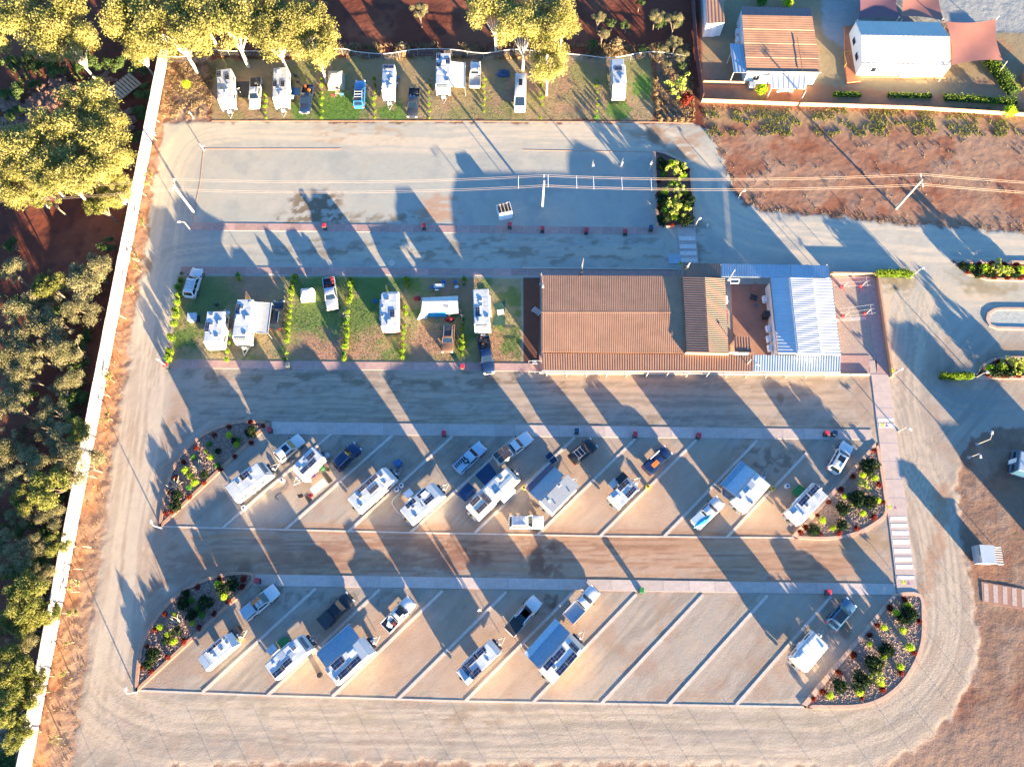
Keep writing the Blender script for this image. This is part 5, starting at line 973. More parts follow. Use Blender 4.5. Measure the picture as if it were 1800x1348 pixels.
# courtyard: small hut, air conditioners, furniture
ribbed([g3(1290, 592, 2.9), g3(1319, 592, 2.9), g3(1321, 619, 2.7), g3(1292, 619, 2.7)], MT['roofd'], 'hut_roof', am, .36, .06, org)
p0, p1 = G(1291, 594, 2.8), G(1320, 618, 2.7); MB().box(rel(((p0[0]+p1[0])/2, (p0[1]+p1[1])/2, 1.3)), (abs(p1[0]-p0[0])*.94, abs(p1[1]-p0[1])*.94, 2.6)).build('hut', MT['wallw'], am)
for px, py in ((1344, 526), (1350, 578), (1351, 596), (1353, 612)): p = G(px, py, 1.2); MB().box(rel((*p, 1.1)), (.5, 1.0, .7), rz=.1).build('air_conditioner', MT['ac'], am, bevel=.04)
p = G(1347, 553, 1); MB().box(rel((*p, .8)), (.8, .9, 1.4)).build('water_heater', MT['plastic'], am, bevel=.05)
p = G(1276, 527, 2.4); MB().box(rel((*p, 2.4)), (.4, 1.1, .6)).build('air_conditioner', MT['ac'], am, bevel=.04)
for k in range(5): p = G(1277, 547+k*5, 2.2); MB().box(rel((*p, 2.3)), (.25, .42, .1)).build('red_sign', MT['red'], am)
for px, py, lab, m, d in ((1325, 508, 'pink folded umbrella lying in the courtyard', 'sail', (.7, 1.3, .5)), (1322, 527, 'dark square table in the courtyard', 'plastic', (1.1, 1.0, .7)), (1327, 539, 'small round stool in the courtyard', 'hatch', (.5, .5, .5))):
    x, y = G(px, py); o = thing('courtyard_item', lab, lab.split()[1] if 'table' not in lab else 'table', (x, y, .08), R(-20)); o['category'] = 'umbrella' if 'umbrella' in lab else 'table' if 'table' in lab else 'stool'; o.name = o['category'] if o['category'] != 'table' else 'courtyard_table'
    MB().box((0, 0, d[2]), (d[0], d[1], .08)).build('top', MT[m], o, bevel=.03); MB().tube((0, 0, 0), (0, 0, d[2]), .08).build('stand', MT['steel'], o)
for (a0, b0, c0, d0) in ((1286, 492, 1300, 490),): 
    q = [rel(g3(*p, 2.9)) for p in ((1284, 491), (1300, 491), (1298, 498), (1284, 498))]
    for i in range(4): MB().tube(q[i], q[(i+1) % 4], .06).build('frame_bar', MT['ac'], am)
# yard with clothes lines on the right
def wallthing(pts, w_, z1, m, label, name='yard_wall'):
    P_ = wp(pts); t_ = MB().strip([(p[0]-P_[0][0], p[1]-P_[0][1]) for p in P_], w_, -.05, z1).build(name, MT[m], None, loc=(*P_[0], 0)); tag(t_, label, 'wall')
wallthing([(1458, 483), (1540, 484), (1566, 664)], .3, .75, 'wallt', 'low pinkish wall round the clothes line yard')
def spath(pts, m, name='yard_path', z=.05): o = MB().prism(wp(pts), -.03, z).build(name, MT[m]); tag(o, kind='structure'); return o
spath([(1461, 485), (1538, 485), (1541, 504), (1463, 503)], 'paver'); spath([(1522, 504), (1541, 504), (1563, 662), (1541, 660)], 'paver'); spath([(1463, 560), (1522, 556), (1523, 562), (1464, 566)], 'paverg', z=.045); spath([(1479, 633), (1541, 634), (1541, 656), (1529, 656), (1529, 645), (1479, 645)], 'paverg')
spath([(1464, 504), (1521, 505), (1534, 633), (1479, 632)], 'yardstone', 'drying_yard', .03)
for i, (b1, b2) in enumerate((((1466, 507), (1519, 504)), ((1466, 560), (1527, 552)))):
    a, b = G(*b1), G(*b2); t = thing('clothes_line', 'clothes line with red topped posts, %s one in the yard' % ('upper', 'lower')[i], 'clothes line', (*a, 0)); 
    for f in (.28, .9):
        p = lerp(a, b, f); q = (p[0]-a[0], p[1]-a[1]); MB().tube((*q, 0), (*q, 1.9), .05).build('post', MT['trim'], t); MB().tube((q[0], q[1]-.8, 1.9), (q[0], q[1]+.8, 1.9), .04).build('crossbar', MT['trim'], t); MB().tube((q[0]-.2, q[1], 0), (q[0]-.2, q[1], .5), .25, 8).build('red_base', MT['red'], t)
    for s in (-.7, 0, .7): MB().tube((0, s, 1.9), (b[0]-a[0], b[1]-a[1]+s, 1.9), .012, 3).build('line', MT['steel'], t)
# ramp rails at the left corner of the building
t = thing('handrail', 'galvanised handrails at the bottom left corner of the building', 'handrail', at(940, 648))
for y in (-.8, .9):
    MB().tube((-.9, y, .9), (1.0, y, .9), .04).build('rail', MT['steel'], t)
    for x in (-.9, 0, 1.0): MB().tube((x, y, 0), (x, y, .9), .035).build('post', MT['steel'], t)
t = thing('bicycle_rack', 'slatted white bicycle rack on dark mulch left of the building', 'bike rack', at(943, 549), R(-40))
for k in range(5): MB().box((k*.28-.5, 0, .5), (.1, .9, .06)).build('slat', MT['ac'], t)
for s in (-1, 1): MB().box((s*.65, 0, .25), (.05, .8, .5)).build('rack_side', MT['steel'], t)

# brown roofed house
ho = (*G(1375, 150), 0); hs = thing('house', 'house with a brown ridged roof and white patio awning', 'house', ho)
def hr(p): return tuple(p[i]-ho[i] for i in range(3))
e0, e1, f0, f1, b0, b1 = g3(1313, 126, 3.0), g3(1443, 128, 3.0), g3(1304, 27, 3.9), g3(1428, 30, 3.9), g3(1303, 12, 3.3), g3(1425, 15, 3.3)
for k in range(4):
    a, b = k/4, (k+1)/4; zz = .03*(3-k)
    q = [lerp(f0, e0, a), lerp(f1, e1, a), lerp(f1, e1, b), lerp(f0, e0, b)]; q = [(p[0], p[1], p[2]-.04*k+.0) for p in q]; ribbed(q, MT['roofb'], 'roof_sheet', hs, .4, .012, ho, 'v')
ribbed([b0, b1, f1, f0], MT['roofmar'], 'rear_roof', hs, .5, .03, ho)
wl_ = [hr(p) for p in (g3(1316, 125, 3.0), g3(1439, 127, 3.0), g3(1423, 18, 3.2), g3(1305, 16, 3.2))]
MB().strip([(p[0], p[1]) for p in wl_], .15, -.05, 2.85, closed=True).build('wall', MT['wallw'], hs)
mb = MB().tube(hr(e0), hr(e1), .08); mb.build('gutter', MT['trim'], hs); MB().tube(hr((*G(1401, 66, 3.7), 3.75)), hr((*G(1411, 127, 3.1), 3.15)), .06).build('vent_pipe', MT['roofmar'], hs)
for px in (1329,): 
    p = hr((*G(px, 137, 1.6), 1.6)); f = MB().box((p[0], p[1]+.02, 1.6), (1.3, .12, 1.0)).build('window_frame', MT['ac'], hs); 
    for s in (-.3, .3): MB().box((p[0]+s, p[1]-.06, 1.6), (.5, .06, .85)).build('pane', MT['glass'], f)
ribbed([g3(1283, 77, 2.6), g3(1307, 78, 2.8), g3(1315, 128, 2.8), g3(1290, 128, 2.6)], MT['roofz'], 'side_awning', hs, .5, .03, ho)
for b_, tp in (((1282, 147), (1289, 128)), ((1278, 112), (1283, 90))): p = G(*b_); MB().tube(hr((*p, 0)), hr((*p, 2.55)), .07).build('awning_post', MT['trim'], hs)
q = [g3(1353, 127, 2.75), g3(1420, 128, 2.75), g3(1417, 157, 2.5), g3(1355, 156, 2.5)]; ribbed(q, MT['roofw'], 'patio_roof', hs, .9, .03, ho)
for b_ in ((1347, 175), (1407, 178)): p = G(*b_); MB().tube(hr((*p, 0)), hr((*p, 2.45)), .07).build('patio_post', MT['trim'], hs)
MB().prism([hr((*p, 0))[:2] for p in wp([(1352, 140), (1415, 142), (1408, 180), (1345, 178)])], -.02, .08).build('patio_floor', MT['decko'], hs)
for py in (58, 72): p = G(1296, py, .6); MB().box(hr((*p, .6)), (.6, 1.1, .9)).build('air_conditioner', MT['ac'], hs, bevel=.04)
p = G(1322, 150, .5); MB().box(hr((*p, .5)), (1.0, .9, .8)).build('air_conditioner', MT['ac'], hs, bevel=.04)
camp_table(1376, 163, 1.8, .9, 'ac', 3, 'white outdoor table under the patio awning'); camp_chair(1366, 165, 'ac', 0, 'white patio chair left of the outdoor table'); camp_chair(1387, 165, 'ac', 180, 'white patio chair right of the outdoor table')
# cream cabin
ho = (*G(1585, 135), 0); hs = thing('cabin', 'long cream roofed cabin with sunlit white front wall and orange deck', 'cabin', ho)
r0, r1 = g3(1514, 62, 3.8), g3(1670, 65, 3.8); e0, e1 = g3(1515, 112, 3.0), g3(1671, 116, 3.0); b0, b1 = g3(1504, 37, 3.0), g3(1653, 40, 3.0)
ribbed([r0, r1, e1, e0], MT['roofc'], 'front_roof', hs, .8, .02, ho); ribbed([b0, b1, r1, r0], MT['roofc'], 'rear_roof', hs, .8, .02, ho); MB().tube(hr(e0), hr(e1), .07).build('gutter', MT['trim'], hs)
ww = [hr(p) for p in (g3(1517, 112, 2.9), g3(1669, 115, 2.9), g3(1652, 42, 2.9), g3(1505, 40, 2.9))]; MB().strip([(p[0], p[1]) for p in ww], .15, -.05, 2.95, closed=True).build('wall', MT['wallw'], hs)
for (c0, c1) in ((e0, b0), (e1, b1)): a, b = hr(c0), hr(c1); mid = hr(r0 if c0 == e0 else r1); MB().add([(a[0], a[1], 2.9), (b[0], b[1], 2.9), (mid[0], mid[1], 3.72)], [(0, 1, 2)]).build('gable', MT['wallw'], hs)
for px, wd in ((1535, 1.0), (1617, .9), (1628, .9)): p = hr((*G(px, 122, 1.6), 1.6)); f = MB().box((p[0], p[1], 1.6), (wd, .3, 1.1)).build('window_frame', MT['ac'], hs); MB().box((p[0], p[1]-.14, 1.6), (wd-.15, .06, .95)).build('pane', MT['glass'], f)
for f_ in (.3, .68): a, b = hr(g3(1506, 112, 1.7)), hr(g3(1496, 45, 1.7)); p = lerp(ww[0], ww[3], f_); f = MB().box((p[0]-.05, p[1], 1.6), (.2, 1.5, 1.0)).build('window_frame', MT['ac'], hs); MB().box((p[0]-.15, p[1], 1.6), (.05, 1.3, .85)).build('pane', MT['glass'], f)
def hp(pts, z, m, name): return MB().prism([hr((*p, 0))[:2] for p in wp(pts)], -.02, z).build(name, MT[m], hs)
hp([(1483, 48), (1500, 50), (1512, 145), (1488, 148), (1484, 110)], .3, 'decko', 'deck'); hp([(1512, 118), (1662, 122), (1661, 139), (1512, 137)], .25, 'decko', 'deck')
for px in (1586, 1597): p = G(px, 133, .6); MB().box(hr((*p, .7)), (.9, .4, .8)).build('air_conditioner', MT['ac'], hs, bevel=.04)
for a, b in (((1484, 92), (1497, 90)), ((1484, 92), (1488, 112))): A_, B_ = g3(*a, 1.2), g3(*b, 1.2); MB().tube(hr(A_), hr(B_), .04).tube(hr((A_[0], A_[1], .3)), hr(A_), .03).tube(hr((B_[0], B_[1], .3)), hr(B_), .03).build('railing', MT['yellow'], hs)
p = g3(1560, 68, 3.75); MB().tube(hr(p), hr((p[0], p[1], 4.4)), .04).box(hr((p[0], p[1], 4.3)), (.8, .06, .06)).build('antenna', MT['steel'], hs)
# container shed
ho = (*G(1255, 60), 0); hs = thing('shed', 'narrow white shed with a rusty brown roof at the top edge', 'shed', ho)
q = [g3(1240, -25, 3.0), g3(1270, -25, 3.0), g3(1274, 40, 3.0), g3(1243, 42, 3.0)]; ribbed(q, MT['roofb'], 'roof_sheet', hs, .6, .03, ho); ww = [hr(p) for p in (g3(1243, 42, 2.95), g3(1273, 40, 2.95), g3(1270, -25, 2.95), g3(1239, -25, 2.95))]; MB().strip([(p[0], p[1]) for p in ww], .12, 0, 2.9, closed=True).build('wall', MT['wallw'], hs); MB().box(((ww[0][0]+ww[1][0])/2, ww[0][1]-.08, 1.1), (1.0, .06, 2.0)).build('door', MT['ac'], hs)
# shade sails
def sail(C4, z4, m, label, sag=.12, n=10):
    P4 = [Vector(g3(*c, z)) for c, z in zip(C4, z4)]; o = sum(P4, Vector())/4; t = thing('shade_sail', label, 'shade sail', (o.x, o.y, 0)); vs = []; fs = []
    for i in range(n+1):
        for j in range(n+1):
            u, v = i/n, j/n; u2 = u+(0.5-u)*sag*4*v*(1-v)*1.0; v2 = v+(0.5-v)*sag*4*u*(1-u); p = bil(P4, u2, v2); vs.append((p.x-o.x, p.y-o.y, p.z-.3*math.sin(math.pi*u)*math.sin(math.pi*v)))
    for i in range(n):
        for j in range(n): a = i*(n+1)+j; fs.append((a, a+n+1, a+n+2, a+1))
    MB().add(vs, fs).build('cloth', MT[m], t, smooth=60)
    for k, p in enumerate(P4):
        d = (p-o); d.z = 0; d.normalize(); q = p-o+d*.6; MB().tube((q.x+d.x*.2, q.y+d.y*.2, 0), (q.x, q.y, p.z+.3), .08).build('post', MT['pole'], t); MB().tube((q.x, q.y, p.z+.1), (p.x-o.x, p.y-o.y, p.z), .02, 4).build('tension_cable', MT['steel'], t)
sail([(1662, 38), (1751, 34), (1763, 107), (1672, 116)], (3.2, 3.4, 2.7, 3.2), 'sail', 'coral shade sail at the right end of the cream cabin'); sail([(1506, -25), (1578, -28), (1580, 33), (1510, 34)], (3, 3, 2.8, 2.8), 'sailm', 'maroon shade sail behind the cream cabin'); sail([(1582, -30), (1650, -28), (1660, 38), (1583, 30)], (3, 3, 2.8, 2.8), 'sail', 'brownish shade sail behind the right half of the cream cabin')
# unseen buildings beyond the right edge, added to cast the shadows crossing the junction
def hall(x0, y0, x1, y1, h, m, label):
    t = thing('unseen_building', label, 'building', ((x0+x1)/2, (y0+y1)/2, 0)); a, b = (x1-x0)/2, (y1-y0)/2
    MB().strip([(-a, -b), (a, -b), (a, b), (-a, b)], .15, 0, h, closed=True).build('wall', MT['wallw'], t)
    for s in (-1, 1): ribbed([(-a-.3, s*(b+.3), h), (a+.3, s*(b+.3), h), (a+.3, 0, h+.7), (-a-.3, 0, h+.7)], MT[m], 'roof', t, .5, .04)
    for k in range(3): f = MB().box((-a-.04, -b+1+k*1.4, 1.5), (.1, .9, .9)).build('window', MT['ac'], t); MB().box((-a-.1, -b+1+k*1.4, 1.5), (.05, .75, .75)).build('pane', MT['glass'], f)
x, y = G(1798, 812, 1.8); caravan((1806, 832), (1811, 790), 'blue motorhome cut off by the right edge of the photo', z=3.0, w=2.4, hitch=False, spare=False, body='teal', roof='roofz', name='motorhome', cat='motorhome')
x, y = G(1880, 900); hall(x, y-3, x+6, y+1, 2.7, 'roofz', 'unseen building added beyond the right edge for its shadow'); x, y = G(1900, 1010); hall(x-1, y-2, x+5, y+2, 2.5, 'roofw', 'second unseen building added beyond the right edge for its shadow')

t = thing('shed', 'red shed corner at the right edge beside the hedge', 'shed', (*G(1800, 145), 0)); MB().box((1, 0, 1), (3, 2.6, 2)).build('wall', MT['roofb'], t); MB().box((1, 0, 2.05), (3.3, 2.9, .08)).build('roof_panel', MT['roofmar'], t)

# ------------------------------------------------------------------ garden beds
BEDS = {
 'upper left garden bed': ([(474, 743), (430, 741), (395, 748), (360, 763), (335, 783), (311, 812), (297, 845), (288, 880), (282, 925)], 'mulchg'),
 'lower left garden bed': ([(443, 1024), (443, 1009), (412, 1008), (380, 1013), (350, 1024), (320, 1040), (290, 1068), (268, 1098), (252, 1130), (244, 1165), (240, 1213)], 'mulchg'),
 'upper right garden bed': ([(1395, 944), (1440, 946), (1475, 944), (1510, 935), (1540, 918), (1557, 900), (1554, 860), (1548, 820), (1541, 779)], 'bedstone'),
 'lower right garden bed': ([(1412, 1241), (1500, 1241), (1545, 1230), (1580, 1205), (1605, 1170), (1620, 1130), (1622, 1085), (1616, 1046), (1573, 1045)], 'bedstone'),
 'top garden island': ([(1149, 267), (1170, 270), (1195, 282), (1214, 300), (1217, 340), (1222, 397), (1156, 399)], 'mulch'),
 'upper right edge strip': ([(1675, 460), (1698, 480), (1735, 491), (1850, 493), (1850, 462)], 'mulch'),
 'lower right edge strip': ([(1715, 663), (1726, 644), (1744, 633), (1770, 629), (1850, 630), (1850, 664)], 'mulch'),
 'gravel island': ([(1752, 577), (1740, 572), (1735, 562), (1737, 552), (1747, 545), (1760, 543), (1900, 545), (1900, 580)], 'gravel')}
BW = {}
for nm, (pts, m) in BEDS.items():
    P_ = curve(wp(pts), 4) if 'garden bed' in nm else wp(pts); BW[nm] = P_
    o = MB().prism(P_, -.03, .05).build('garden_bed' if m != 'gravel' else 'gravel_island', MT[m if m != 'gravel' else 'bedstone']) if m != 'gravel' else MB().prism(P_, -.03, .05).build('gravel_island', M('island_gravel', (.36, .37, .33), .95, var=.2, scale=2, bump=.02))
    tag(o, kind='structure'); MB().strip(P_, .42, -.04, .15, closed=True).build('bed_kerb', MT['kerbr' if 'left' in nm else 'kerbp'], o)

def rnd_leaves(n, R_, lobes, leaf, seed, up=.35, shell=.72, squash=1.0, droop=0.0):
    """leaf-sized triangles pairs spread through lobes (x, y, z, r)"""
    rs = np.random.RandomState(seed); lob = np.array(lobes, np.float32); w_ = lob[:, 3]**2; k = rs.choice(len(lob), n, p=w_/w_.sum())
    d = rs.randn(n, 3); d /= np.linalg.norm(d, axis=1)[:, None]; d[:, 2] = np.where(rs.rand(n) < up, np.abs(d[:, 2]), d[:, 2])
    rad = lob[k, 3]*(shell+(1.08-shell)*rs.rand(n)**.7)*(1+.12*rs.randn(n)); c_ = lob[k, :3]+d*rad[:, None]*np.array([1, 1, squash]); c_[:, 2] -= droop*rs.rand(n)
    nrm = d+1.0*rs.randn(n, 3); nrm /= np.linalg.norm(nrm, axis=1)[:, None]
    a = np.cross(nrm, rs.randn(n, 3)); a /= np.linalg.norm(a, axis=1)[:, None]; b = np.cross(nrm, a); s = leaf*(.6+.8*rs.rand(n))[:, None]
    v = np.stack([c_-a*s, c_-b*s*.45, c_+a*s, c_+b*s*.45], 1).reshape(-1, 3)
    return v, np.arange(n*4).reshape(-1, 4)
def nmesh(name, v, q, mat):
    me = bpy.data.meshes.new(name); k = q.shape[1]; me.vertices.add(len(v)); me.vertices.foreach_set('co', np.asarray(v, np.float32).ravel()); me.loops.add(q.size); me.loops.foreach_set('vertex_index', q.ravel().astype(np.int32)); me.polygons.add(len(q))
    me.polygons.foreach_set('loop_start', np.arange(0, q.size, k, dtype=np.int32)); me.polygons.foreach_set('loop_total', np.full(len(q), k, np.int32)); me.update(calc_edges=True); me.materials.append(mat); return me
def lob_ball(seed, n, r, sp, z=1.0):
    rr = random.Random(seed); L = [(0, 0, z*.9, r)]
    for i in range(n): a = rr.random()*6.283; q = rr.uniform(.3, 1)*sp; L.append((q*math.cos(a), q*math.sin(a), z*rr.uniform(.6, 1.25), r*rr.uniform(.45, .8)))
    return L
SH = {}
for i in range(3):
    SH['lime', i] = nmesh('foliage', *rnd_leaves(420, 1, lob_ball(i, 4, .62, .35, .75), .13, i, .6), MT['lime'])
    SH['green', i] = nmesh('foliage', *rnd_leaves(300, 1, lob_ball(10+i, 4, .6, .4, .6), .15, 10+i, .6), MT['green'])
    SH['dark', i] = nmesh('foliage', *rnd_leaves(700, 1, lob_ball(20+i, 9, .55, .65, .65), .14, 20+i, .6), MT['darkleaf'])
    SH['red', i] = nmesh('foliage', *rnd_leaves(300, 1, lob_ball(30+i, 5, .5, .45, .5), .15, 30+i, .6), MT['redleaf'])
    SH['gold', i] = nmesh('foliage', *rnd_leaves(460, 1, lob_ball(40+i, 16, .22, 1.0, 1.2), .12, 40+i, .6), MT['gold'])
    SH['hedge', i] = nmesh('foliage', *rnd_leaves(380, 1, lob_ball(50+i, 6, .55, .4, .7), .15, 50+i, .6), MT['hedge'])
    SH['straw', i] = nmesh('foliage', *rnd_leaves(300, 1, lob_ball(60+i, 5, .5, .45, .5), .2, 60+i, .8), MT['straw'])
tw = MB()
for i in range(13):
    a = 6.283*i/13+random.random(); p = Vector((0, 0, .05)); d = Vector((math.cos(a)*.5, math.sin(a)*.5, .45))
    for k in range(3): q = p+d*random.uniform(.5, .9); tw.tube(p, q, .05-.012*k, 4, .04-.012*k); p = q; d = (d+Vector((random.uniform(-.4, .4), random.uniform(-.4, .4), .1))).normalized()*.7
TW = tw.mesh('branches', MT['twig'])
STEM = MB().tube((0, 0, -.05), (0, 0, .8), .05, 5, .03).mesh('stem', MT['barkd'])
def shrub(px, py, kind, r, label, group, name='shrub', cat='shrub', z0=.05, hs=1.0):
    zc = r*.8*hs; x, y = G(px, py, zc); t = thing(name, label, cat, (x, y, z0), random.random()*6.28, group)
    if kind == 'twig': link('branches', TW, t, sc=(r, r, r*.8)); return t
    link('foliage', SH[kind, random.randrange(3)], t, sc=(r, r, r*hs)); link('stem', STEM, t, sc=(1, 1, r)); return t
KIND = dict(lime=('lime_shrub', 'bright lime ball shrub', .7), green=('green_shrub', 'mid green low shrub', .62), dark=('dark_shrub', 'dark leafy bush', 1.1), red=('red_shrub', 'burgundy red tuft plant', .62), gold=('golden_shrub', 'open golden branching shrub', 1.2), twig=('bare_shrub', 'pale bare branching shrub', 1.1))
def beds(nm, kind, pts, r=None):
    k = KIND[kind]; pts = sorted(pts)
    for i, p in enumerate(pts): shrub(p[0], p[1], kind, (p[2]*1.18 if len(p) > 2 else (r or k[2]))*random.uniform(.9, 1.1), '%s in the %s, %s from the left' % (k[1], nm, nth(i) if i or len(pts) > 1 else 'only one'), '%ss in the %s' % (k[1], nm), k[0], 'shrub', hs=1.0)
n_ = 'upper left garden bed'
beds(n_, 'red', [(440, 759-18), (402, 750), (376, 764), (441, 778), (412, 802), (462, 748), (322, 812), (344, 787), (307, 839), (298, 863), (332, 873), (301, 899), (358, 848), (387, 825), (290, 902)])
beds(n_, 'lime', [(403, 765), (416, 782), (371, 803), (326, 826), (335, 837), (343, 848), (362, 793, .35)]); beds(n_, 'green', [(367, 780), (419, 773), (340, 803), (382, 817), (332, 856)]); beds(n_, 'dark', [(439, 760, .95), (310, 869, 1.0), (308, 888, .85), (384, 793, .5), (411, 774, .5), (360, 834, .7)]); beds(n_, 'twig', [(307, 852), (348, 821)])
n_ = 'lower left garden bed'
beds(n_, 'lime', [(384, 1027, .68), (394, 1048, .62), (282, 1102), (295, 1115), (305, 1127), (306, 1080, .35), (338, 1095, .5)]); beds(n_, 'green', [(335, 1055, .65), (346, 1068), (354, 1080, .6)])
beds(n_, 'dark', [(409, 1027, 1.15), (357, 1059, 1.05), (389, 1037, .8), (321, 1063, .9), (337, 1079, .75), (309, 1108, .7), (291, 1127, .7), (266, 1149, 1.15), (261, 1166, .8), (326, 1042, .6)])
beds(n_, 'red', [(347, 1031), (317, 1052, .4), (401, 1057, .4), (376, 1078), (289, 1079), (271, 1107), (349, 1103), (322, 1127, .6), (258, 1136, .4), (294, 1155), (250, 1172), (264, 1180), (385, 1017), (427, 1017, .7), (425, 1031)]); beds(n_, 'twig', [(312, 1095)])
n_ = 'upper right garden bed'
beds(n_, 'dark', [(1528, 821, 1.25), (1507, 873, 1.2), (1531, 883, 1.25), (1484, 895, .95), (1481, 921, .95), (1433, 930, 1.0)]); beds(n_, 'lime', [(1517, 835), (1537, 840), (1485, 872, .45), (1500, 885, .48), (1542, 879, .6), (1517, 902, .6), (1446, 914, .62), (1464, 928, .5)])
beds(n_, 'red', [(1537, 791), (1521, 812), (1542, 822, .4), (1500, 837), (1546, 851), (1479, 860, .6), (1552, 882, .4), (1457, 882), (1537, 908, .6), (1437, 905, .4), (1507, 928), (1417, 927), (1408, 935), (1443, 939, .4), (1476, 937)]); beds(n_, 'gold', [(1519, 854, .9)])
n_ = 'lower right garden bed'
beds(n_, 'dark', [(1600, 1077, 1.35), (1590, 1086, 1.0), (1562, 1141, 1.0), (1540, 1168, 1.3), (1515, 1194, 1.15), (1478, 1207, 1.1)]); beds(n_, 'lime', [(1596, 1065, .68), (1575, 1077, .66), (1554, 1103, .5), (1587, 1108, .62), (1529, 1131, .5), (1599, 1137, .65), (1553, 1154), (1582, 1171, .6), (1549, 1201, .6), (1511, 1216), (1459, 1222, .65)])
beds(n_, 'red', [(1591, 1053), (1565, 1068, .65), (1543, 1099), (1530, 1116, .6), (1502, 1151, .65), (1475, 1181), (1447, 1216, .6), (1431, 1228), (1516, 1227, .4), (1553, 1212), (1585, 1182), (1608, 1147), (1617, 1092)]); beds(n_, 'gold', [(1538, 1183, .9)])
n_ = 'top garden island'
beds(n_, 'gold', [(1188, 302, 1.6), (1188, 335, 1.1), (1189, 366, 1.6)]); beds(n_, 'lime', [(1180, 288, .85), (1201, 310, .75), (1183, 321, .8), (1169, 337, .8), (1204, 338, .7), (1186, 354, .7), (1205, 366, .7), (1186, 381, .8)]); beds(n_, 'green', [(1167, 306, .8), (1170, 367, .9)]); beds(n_, 'dark', [(1165, 288, 1.1), (1207, 352, 1.2), (1166, 350, 1.2), (1206, 386, 1.2), (1165, 385, 1.2), (1200, 293, .8)]); beds(n_, 'red', [(1191, 284), (1209, 298), (1158, 318), (1158, 366), (1213, 341), (1182, 395), (1205, 393), (1158, 340)])
n_ = 'upper right edge strip'
beds(n_, 'lime', [(1709, 471, .8), (1730, 472, 1.0), (1771, 475, .9), (1792, 475, .9)]); beds(n_, 'gold', [(1757, 474, 1.5)]); beds(n_, 'red', [(1722, 463), (1745, 463, .7), (1767, 464, .7), (1788, 465, .7), (1702, 478), (1726, 484), (1749, 486, .65), (1773, 487, .65), (1794, 486, .65)]); beds(n_, 'dark', [(1718, 475, 1.1), (1740, 478, 1.0), (1782, 478, 1.0), (1693, 468, .8)])
n_ = 'lower right edge strip'
beds(n_, 'lime', [(1740, 648, .9), (1760, 646, 1.0), (1797, 646, .9)]); beds(n_, 'gold', [(1779, 643, 1.5)]); beds(n_, 'red', [(1758, 635, .7), (1784, 634, .7), (1765, 659, .7), (1791, 659, .7), (1738, 659)]); beds(n_, 'dark', [(1750, 654, 1.0), (1771, 652, 1.0), (1788, 650, 1.0)])
# hedges between the lawn sites: one shrub after the other
def hedge(pts, name, r=.55, step=.85, kind='hedge', gaps=()):
    P_ = wp(pts, r*.8); tot = []
    for a, b in zip(P_[:-1], P_[1:]):
        L = math.hypot(b[0]-a[0], b[1]-a[1]); n = max(1, round(L/step)); tot += [lerp(a, b, i/n) for i in range(n)]
    tot.append(P_[-1]); tot = [p for i, p in enumerate(tot) if i not in gaps and (i in (0, 1) or random.random() > .07)]
    for i, p in enumerate(tot):
        t = thing('hedge_shrub', '%s hedge shrub, %s along the %s' % ({'green': 'green', 'straw': 'pale'}.get(kind, 'lime'), nth(i), name), 'shrub', (p[0]+random.uniform(-.12, .12), p[1], 0), random.random()*6, 'shrubs of the %s' % name)
        s = r*random.uniform(.62, 1.32); link('foliage', SH['green' if kind == 'hedge' and random.random() < .12 else kind, random.randrange(3)], t, sc=(s*random.uniform(.85, 1.2), s, s*random.uniform(1.0, 1.5))); link('stem', STEM, t, sc=(1, 1, s))
hedge([(314, 520), (297, 632)], 'leftmost hedge of the middle lawn', .78, 1.15); hedge([(318, 480), (315, 505)], 'dark end of the leftmost hedge', .6, 1.2, 'green'); hedge([(419, 482), (421, 492)], 'short stub above the grey awning caravan', .5, 1.0); hedge([(403, 588), (398, 632)], 'short hedge below the grey awning caravan', .68, 1.3)
hedge([(517, 486), (500, 630)], 'hedge right of the black wagon', .68, .95); hedge([(617, 490), (604, 630)], 'hedge right of the silver ute', .68, .95, gaps=(5,)); hedge([(716, 492), (714, 540), (706, 628)], 'hedge left of the tent camper', .55, 1.0, gaps=(2, 3, 4)); hedge([(817, 490), (814, 540), (812, 632)], 'hedge right of the bronze wagon', .58, 1.0, gaps=(2, 3, 4, 5, 6))
for x0, nm_ in ((468, 'leftmost row on the top lawn'), (566, 'row left of the beige tent trailer'), (659, 'row left of the narrow caravan'), (755, 'row left of the white awning caravan'), (852, 'row right of the white tray ute'), (952, 'row right of the tall panel van'), (1050, 'row left of the lone motorhome')):
    hedge([(x0, 140 if x0 != 468 else 168), (x0-1, 207)], nm_, .42, 1.25)
hedge([(1153, 140), (1157, 205)], 'right end of the top lawn', .5, 1.5, 'straw'); hedge([(1162, 210), (1210, 212)], 'bottom edge of the stony plot', .5, 1.3, 'straw')
def box_hedge(a, b, w_, h, label, n=1500):
    A_, B_ = G(*a, h*.7), G(*b, h*.7); L = math.hypot(B_[0]-A_[0], B_[1]-A_[1]); rs = np.random.RandomState(int(a[0])); t = thing('box_hedge', label, 'hedge', ((A_[0]+B_[0])/2, (A_[1]+B_[1])/2, 0), math.atan2(B_[1]-A_[1], B_[0]-A_[0]))
    lobes = [(u, rs.uniform(-w_*.15, w_*.15), h*.55, w_*.45) for u in np.arange(-L/2+.3, L/2-.2, .4)]
    v, q = rnd_leaves(n, 1, lobes, .14, 5, .6, .8); v[:, 2] *= h/(w_*.45+h*.55); link('foliage', nmesh('foliage', v, q, MT['hedge']), t); MB().box((0, 0, h*.35), (L-.3, w_*.5, h*.7)).build('branches', MT['darkleaf'], t)
